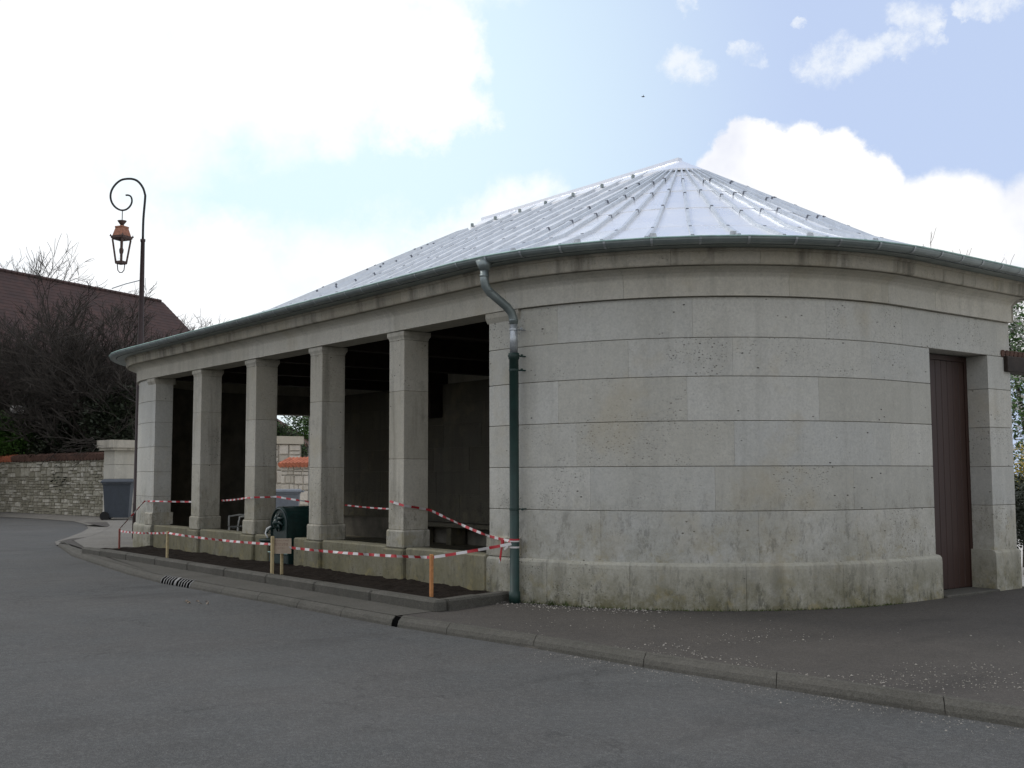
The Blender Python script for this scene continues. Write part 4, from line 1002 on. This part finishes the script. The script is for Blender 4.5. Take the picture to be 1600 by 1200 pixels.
# wheelie bins
def bin_(pos,w_,h_,m,label,yaw,withwheels=True):
    e=empty('wheelie_bin',pos,label,'bin','wheeled rubbish bins'); ca_,sa_=math.cos(yaw),math.sin(yaw)
    X=Vector((ca_,sa_,0));Y=Vector((-sa_,ca_,0)); pos=Vector(pos)
    def fr2_(mb,prof):
        vs=[];fs=[]
        for hx,hy,z in prof:
            for i,j in((-1,-1),(1,-1),(1,1),(-1,1)): vs.append(pos+X*i*hx+Y*j*hy+Vector((0,0,z)))
        for a in range(len(prof)-1):
            for k in range(4): fs.append((a*4+k,a*4+(k+1)%4,a*4+4+(k+1)%4,a*4+4+k))
        fs+=[(3,2,1,0),tuple(4*(len(prof)-1)+k for k in range(4))]; mb.add(vs,fs)
    mb=MB(); fr2_(mb,[(w_*.40,w_*.40,.06*h_),(w_*.47,w_*.48,.86*h_),(w_*.50,w_*.52,.865*h_),(w_*.50,w_*.52,.90*h_)]); mb.build('body',m,e)
    mb=MB(); fr2_(mb,[(w_*.54,w_*.56,.905*h_),(w_*.55,w_*.57,.935*h_),(w_*.50,w_*.50,.985*h_),(w_*.44,w_*.42,h_)]); mb.build('lid',m,e)
    mb=MB(); a=pos+X*w_*.60+Vector((0,0,.93*h_)); mb.tube([a-Y*w_*.42,a+Y*w_*.42],.03,8); mb.build('handle',m,e)
    for sy in (-1,1):
        c=pos-X*w_*.0+Y*sy*w_*.45+Vector((0,0,.10*h_))-X*w_*(.40); mb=MB(); mb.tube([c-Y*.05,c+Y*.05],.11*h_,14); mb.build('wheel',M['rubber'],e)
    return e
bp=G(184,812); bin_((bp.x,bp.y,0),1.02,1.50,M['bin'],'slate grey wheelie bin standing before the gate pillar at the left',math.atan2(RT0.y,RT0.x)+R_(12))
bp=at(449,790,38.0); bin_((bp.x,bp.y,0),.85,1.16,M['bin2'],'light grey wheelie bin seen through the gap between two pillars',math.atan2(RT0.y,RT0.x)+R_(8))
# things seen through the far doorway
def ground_at(px,D): q=at(px,700,D); return Vector((q.x,q.y,0))
pa=ground_at(405,44); pb=ground_at(471,44.6)
W2=empty('stone_pier',pa,'pale rubble stone pier with flat dark cap seen between the pillars','pier')
hp=1.6+(742-694)/1750*44.3
rubble(W2,pa,pb,hp,M['rubble_pale'],M['rub_mortar_pale'],th=.7,rows=9,lmin=.28,lmax=.62,seed=11)
dP=(pb-pa).normalized(); nP=Vector((-dP.y,dP.x,0)); nP=nP if nP.dot(-pa)>0 else -nP
mb=MB(); mb.obox((pa+pb)/2-nP*.36+Vector((0,0,hp+.16)),dP*((pb-pa).length/2+.06),nP*.46,Vector((0,0,.15))); mb.build('cap',M['cornice'],W2)
pc=ground_at(440,43.2); pd=ground_at(540,40.5)
W3=empty('tiled_wall',pc,'pale rubble wall with bright orange tile coping seen between the pillars','wall')
h3=1.6+(742-727)/1750*42.5
rubble(W3,pc,pd,h3,M['rubble_pale'],M['rub_mortar_pale'],th=.4,rows=8,lmin=.25,lmax=.6,seed=12)
dQ=(pd-pc).normalized(); nQ=Vector((-dQ.y,dQ.x,0)); nQ=nQ if nQ.dot(-pc)>0 else -nQ
x=0
while x<(pd-pc).length:
    for r in range(2):
        mb=MB(); c=pc+dQ*(x+.1)+Vector((0,0,h3+.08+r*.11)); mb.tube([c+nQ*(.16-.26*r)-Vector((0,0,.05)),c-nQ*(.10+.26*r)+Vector((0,0,.07))],[.11,.095],8); mb.build('coping_tile',M['tile_orange'],W3)
    x+=.21
# ------------------------------------------------------------------ houses
def ridgehouse(name,R0,R1,eave_drop,run,label,m,over=0):
    """R0,R1: ridge ends; roof falls towards the camera side and the far side; walls beneath."""
    e=empty(name,(R0+R1)/2*Vector((1,1,0)) if False else Vector(((R0.x+R1.x)/2,(R0.y+R1.y)/2,0)),label,'house')
    d=(R1-R0); d.z=0; L=d.length; d.normalize(); nr=Vector((-d.y,d.x,0)); nr=nr if nr.dot(-R0)>0 else -nr
    nrow=34
    for sgn in (1,-1):
        mb=MB(); 
        for k in range(nrow):
            t0,t1=k/nrow,(k+1)/nrow
            def P(t,u,dz): return R0+d*(u*L)+nr*sgn*run*t-Vector((0,0,eave_drop*t-dz))
            hip=over*t0
            ex=lambda t:(-over*0, L+over*t)
            a=P(t0,0,0);b=P(t0,1,0)+d*(over*t0);c=P(t1,1,0.02)+d*(over*t1);d_=P(t1,0,.02)
            mb.add([a,b,c,d_,c-Vector((0,0,.06)),d_-Vector((0,0,.06))],[(0,1,2,3) if sgn<0 else (3,2,1,0),(3,2,4,5)])
        mb.build('roof',m,e)
    a=R1;b=R1+d*over+nr*run-Vector((0,0,eave_drop));c=R1+d*over-nr*run-Vector((0,0,eave_drop))
    mb=MB(); mb.add([a,b,c],[(0,1,2)]); mb.build('hip',m,e)
    mb=MB(); c=R0+d*(L+over)/2; c=Vector((c.x,c.y,(R0.z-eave_drop)/2)); mb.obox(c,d*((L+over)/2-.3),nr*(run-.4),Vector((0,0,(R0.z-eave_drop)/2+.05))); mb.build('walls',M['render_dark'],e)
    mb=MB(); n_=int(L/.4)
    for k in range(n_):
        q=R0+d*(k*.4); mb.tube([q+Vector((0,0,.02)),q+d*.38+Vector((0,0,.04))],[.13,.10],6)
    mb.build('ridge_tiles',m,e)
    return e,d,nr
R1=Vector(at(255,466,74.6)); Rm=Vector(at(0,430,66)); R0=R1+(Rm-R1)*2.2
R0.z=R1.z=(Rm.z+R1.z)/2
ridgehouse('tiled_house',R0,R1,7.0,5.8,'large brown tiled house roof rising behind bare trees at the left',M['roof_tile'],over=3.3)
# vine clad outbuilding roof seen through the doorway
Q0=Vector(at(432,654,50)); e=empty('vine_clad_shed',(Q0.x,Q0.y,0),'vine covered sloping shed roof glimpsed between the pillars above the stone pier','shed')
rr=Vector(RT0); dd=Vector(FH)
a=Vector(at(380,632,50));b=Vector(at(480,695,50))
mb=MB(); mb.add([a,b,b+dd*4,a+dd*4,a-Vector((0,0,.12)),b-Vector((0,0,.12)),b+dd*4-Vector((0,0,.12)),a+dd*4-Vector((0,0,.12))],[(3,2,1,0),(4,5,6,7),(0,1,5,4),(1,2,6,5),(2,3,7,6),(3,0,4,7)]); mb.build('roof',M['tile_dark'],e)
mb=MB(); mb.add([a-Vector((0,0,.13)),b-Vector((0,0,.13)),Vector((b.x,b.y,0)),Vector((a.x,a.y,0)),a-Vector((0,0,.13))+dd*3.8,b-Vector((0,0,.13))+dd*3.8,Vector((b.x,b.y,0))+dd*3.8,Vector((a.x,a.y,0))+dd*3.8],[(0,1,2,3),(5,4,7,6),(1,5,6,2),(4,0,3,7)]); mb.build('walls',M['render_dark'],e)
# ------------------------------------------------------------------ vegetation
def leafcloud(mb,blobs,n,size,rnd,mi=0,flat=.5):
    tot=sum(b[3]**2 for b in blobs)
    for (x,y,z,r,*sq_) in blobs:
        for _ in range(int(n*r*r/tot)):
            v=Vector((rnd.gauss(0,1),rnd.gauss(0,1),rnd.gauss(0,1))).normalized()*r*(rnd.random()**.45)
            v.z*=sq_[0] if sq_ else 1
            c=Vector((x,y,z))+v; s=size*rnd.uniform(.6,1.4)
            a=Vector((rnd.gauss(0,1),rnd.gauss(0,1),rnd.gauss(0,1)*.6)).normalized(); b=a.cross(Vector((rnd.random(),rnd.random(),rnd.random()+.2))).normalized()
            mb.add([c-a*s,c-b*s*.45,c+a*s,c+b*s*.45],[(0,1,2,3)],mi if not isinstance(mi,(tuple,list)) else rnd.choice(mi))
def bare(root,base,h,spread,m_t,m_c,seed,levels=6,stems=1,buds=0,bud_m=None,lean=(0,0),r0=.16,density=3,tw=.0075):
    rnd=random.Random(seed); tr=MB(); cr=MB(); bd=MB(); base=Vector(base)
    def grow(p,d,l,r,lv):
        n=3; pts=[p]; q=p
        for k in range(n):
            d=(d+Vector((rnd.gauss(0,.14),rnd.gauss(0,.14),rnd.gauss(0,.08)+.03))).normalized(); q=q+d*l/n; pts.append(q)
        rr=[r*(1-.3*k/n) for k in range(n+1)]
        tgt=tr if lv>=levels-1 else cr
        tgt.tube(pts,rr,5 if lv>=levels-1 else 3,cap=False)
        if lv<=0:
            for _ in range(buds):
                c=rnd.choice(pts)+Vector((rnd.gauss(0,.03),rnd.gauss(0,.03),rnd.gauss(0,.03))); s=rnd.uniform(.015,.035)
                bd.add([c+Vector((s,0,0)),c+Vector((0,s,0)),c+Vector((0,0,s*1.4))],[(0,1,2)])
            return
        for k in range(density if lv<levels else density+1):
            t=rnd.uniform(.35,1.0) if k else 1.0; i=min(int(t*n),n-1); o=pts[i]+(pts[i+1]-pts[i])*(t*n-i if t<1 else 1)
            nd=(d+Vector((rnd.gauss(0,spread),rnd.gauss(0,spread),rnd.gauss(0,spread*.6)))).normalized()
            grow(o,nd,l*rnd.uniform(.58,.82),max(r*rnd.uniform(.5,.68),tw),lv-1)
    for k in range(stems):
        o=base+Vector((rnd.gauss(0,.35*(stems>1)),rnd.gauss(0,.35*(stems>1)),0)); d=Vector((rnd.gauss(lean[0],.12*stems**.5),rnd.gauss(lean[1],.12*stems**.5),1)).normalized()
        grow(o,d,h*.30,r0/(stems**.4),levels)
    tr.build('trunk',m_t,root,True); cr.build('crown',m_c,root)
    if bd.f: bd.build('buds',bud_m or m_c,root)
# dark tangle of bare trees behind the garden wall
spots=[(22,59.5,11.0,1),(72,56.5,11.0,2),(115,54.5,11.4,3),(160,52.5,11.0,4),(205,51.5,10.6,5),(-40,61,10.0,6)]
names=['dark leafless tree behind the wall at the far left edge','dark leafless tree behind the wall above the green bush','tallest dark leafless tree before the tiled roof','dark leafless tree just left of the gate pillar','dark leafless tree rising right behind the lamp post','dark leafless tree just outside the left edge']
for (px_,D_,h_,sd_),lb in zip(spots,names):
    b_=ground_at(px_,D_); e=empty('bare_tree',b_,lb,'tree','bare trees behind the garden wall'); bare(e,b_,h_,.42,M['bark_dark'],M['twig_dark'],sd_,levels=6,stems=4,r0=.16,density=3,tw=.012)
# dark ivy thicket, low
mb=MB(); rnd=random.Random(5); bl=[]
for k in range(34):
    px_=rnd.uniform(20,205); q=ground_at(px_,56.3-.0558*px_+rnd.uniform(2.0,4.5)); bl.append((q.x,q.y,rnd.uniform(1.6,4.6),rnd.uniform(.9,1.4),.9))
leafcloud(mb,bl,26000,.10,rnd); tag(mb.build('ivy_thicket',M['leaf_dark']),'very dark ivy thicket filling the space behind the garden wall','thicket',kind='stuff')
# fresh green bush with white blossom at the left edge
q=ground_at(22,56.0); e=empty('green_bush',q,'fresh green bush with a little white blossom at the left edge above the wall','bush')
mb=MB(); leafcloud(mb,[(q.x,q.y,3.6,.9),(q.x+.3,q.y+.5,3.2,.9),(q.x-.2,q.y+.9,4.0,.7),(q.x-.2,q.y-.3,2.9,.9)],7000,.07,random.Random(8)); mb.build('foliage',M['leaf_fresh'],e)
qq=at(28,640,54.9); mb=MB(); leafcloud(mb,[(qq.x,qq.y,qq.z,.34,.6)],500,.05,random.Random(9)); mb.build('blossom',M['blossom'],e)
mb=MB(); mb.tube([q,q+Vector((0,0,2.5))],[.06,.03],6); mb.build('stem',M['bark_dark'],e)
# budding trees beyond the house roof
for (px_,D_,h_,sd_,lb) in ((100,90,22.5,21,'budding bare tree whose twigs show above the left part of the roof'),(225,90,21,22,'budding bare tree whose twigs show behind the lamp post above the roof'),(155,92,21.5,24,'budding bare tree whose twigs show above the middle of the roof ridge'),(300,86,15,23,'small bare tree top right of the roof hip, above the gutter')):
    b_=ground_at(px_,D_); e=empty('budding_tree',b_,lb,'tree','budding trees beyond the tiled house'); bare(e,b_,h_,.50,M['bark_dark'],M['twig_grey'],sd_,levels=7,stems=1,tw=.014,buds=3,bud_m=M['bud'],r0=.22,density=3)
# bare tree tip above the wash house roof
b_=ground_at(1335,34); e=empty('budding_tree',b_,'bare budding tree tips just showing above the right slope of the zinc roof','tree'); bare(e,b_,11.6,.34,M['bark_dark'],M['twig_grey'],33,levels=6,stems=1,buds=3,bud_m=M['bud'],r0=.14,density=3)
# trees through the doorway and right edge
def leafy(name,px_,D_,blobs,n,size,ms,label,cat,sd_,group=None,trunk=2.0):
    b_=ground_at(px_,D_); e=empty(name,b_,label,cat,group); rnd=random.Random(sd_)
    mb=MB(); mb.tube([b_,b_+Vector((0,0,trunk))],[.14,.07],7)
    for bb in blobs: mb.tube([b_+Vector((0,0,trunk*.8)),b_+Vector(bb[:3])],[.05,.015],5)
    mb.build('trunk',M['bark_dark'],e)
    mb=MB(); leafcloud(mb,[(b_.x+x,b_.y+y,z,r) for x,y,z,r in blobs],n,size,rnd,mi=list(range(len(ms)))); mb.build('foliage',ms,e)
    return e
leafy('leafy_tree',486,54,[(0,0,4.2,1.5),(1,-.8,3.2,1.4),(-1,.8,3.4,1.2),(.3,-.2,5.4,1.0),(0,0,2.4,1.3)],9000,.08,[M['leaf'],M['leaf_fresh']],'leafy green tree glimpsed between the pillars beyond the tiled wall','tree',41)
leafy('climbing_vine',448,47.5,[(0,0,3.15,.5),(.5,-.5,3.0,.45),(-.6,.7,3.3,.5),(.9,-1.0,2.7,.45),(-.9,1.2,3.6,.4)],5000,.06,[M['leaf'],M['leaf_dark']],'dark green climbing vine hanging over the shed behind the stone pier','vine',42,trunk=2.4)
leafy('blossoming_tree',1612,24,[(0,0,4.2,1.0),(.5,-.5,3.6,1.0),(-.5,.6,3.3,.9),(0,.2,2.8,.9),(.4,0,4.4,.7),(-.3,.3,2.3,.8)],7500,.05,[M['leaf'],M['leaf'],M['blossom'],M['leaf_fresh']],'blossoming tree with white flowers at the right edge beyond the corner pier','tree',43)
leafy('forsythia_bush',1604,21,[(0,0,1.75,.38),(.3,-.3,1.6,.35)],1500,.03,[M['yellow'],M['leaf']],'yellow flowering bush at the right edge beside the corner pier','bush',44,trunk=1.2)
leafy('dark_hedge',1606,19.5,[(0,0,1.0,.50),(.4,-.5,.9,.6),(-.3,.3,.8,.42),(.7,-.9,1.0,.6)],6000,.04,[M['leaf_dark']],'low dark hedge at the right edge behind the corner pier','hedge',45,trunk=.6)
# bird
bq=at(1005,151,60); e=bq
mb=MB(); X_=Vector(RT0); mb.tube([bq-X_*.10,bq,bq+X_*.09],[.012,.035,.008],6)
mb.add([bq,bq+X_*.04+Vector((0,0,0)),bq+Vector(FH)*.22+Vector((0,0,.07))],[(0,1,2)]); mb.add([bq,bq+X_*.04,bq-Vector(FH)*.22+Vector((0,0,.07))],[(0,1,2)])
tag(mb.build('bird',M['iron']),'tiny dark bird in the sky above the roof','bird')
# distant tree belts outside the picture so that the horizon is closed from other views
rnd=random.Random(77)
mb=MB(); bl=[]
for k in range(60):
    a=rnd.uniform(-math.pi,math.pi)
    if -1.6<a<.25: continue
    r=rnd.uniform(70,90); bl.append((r*math.cos(a),r*math.sin(a),rnd.uniform(0,2.2),rnd.uniform(2,3),.8))
leafcloud(mb,bl,14000,.55,rnd); tag(mb.build('distant_trees',M['leaf_dark']),'distant belt of dark trees on the far side of the village','trees',kind='stuff')
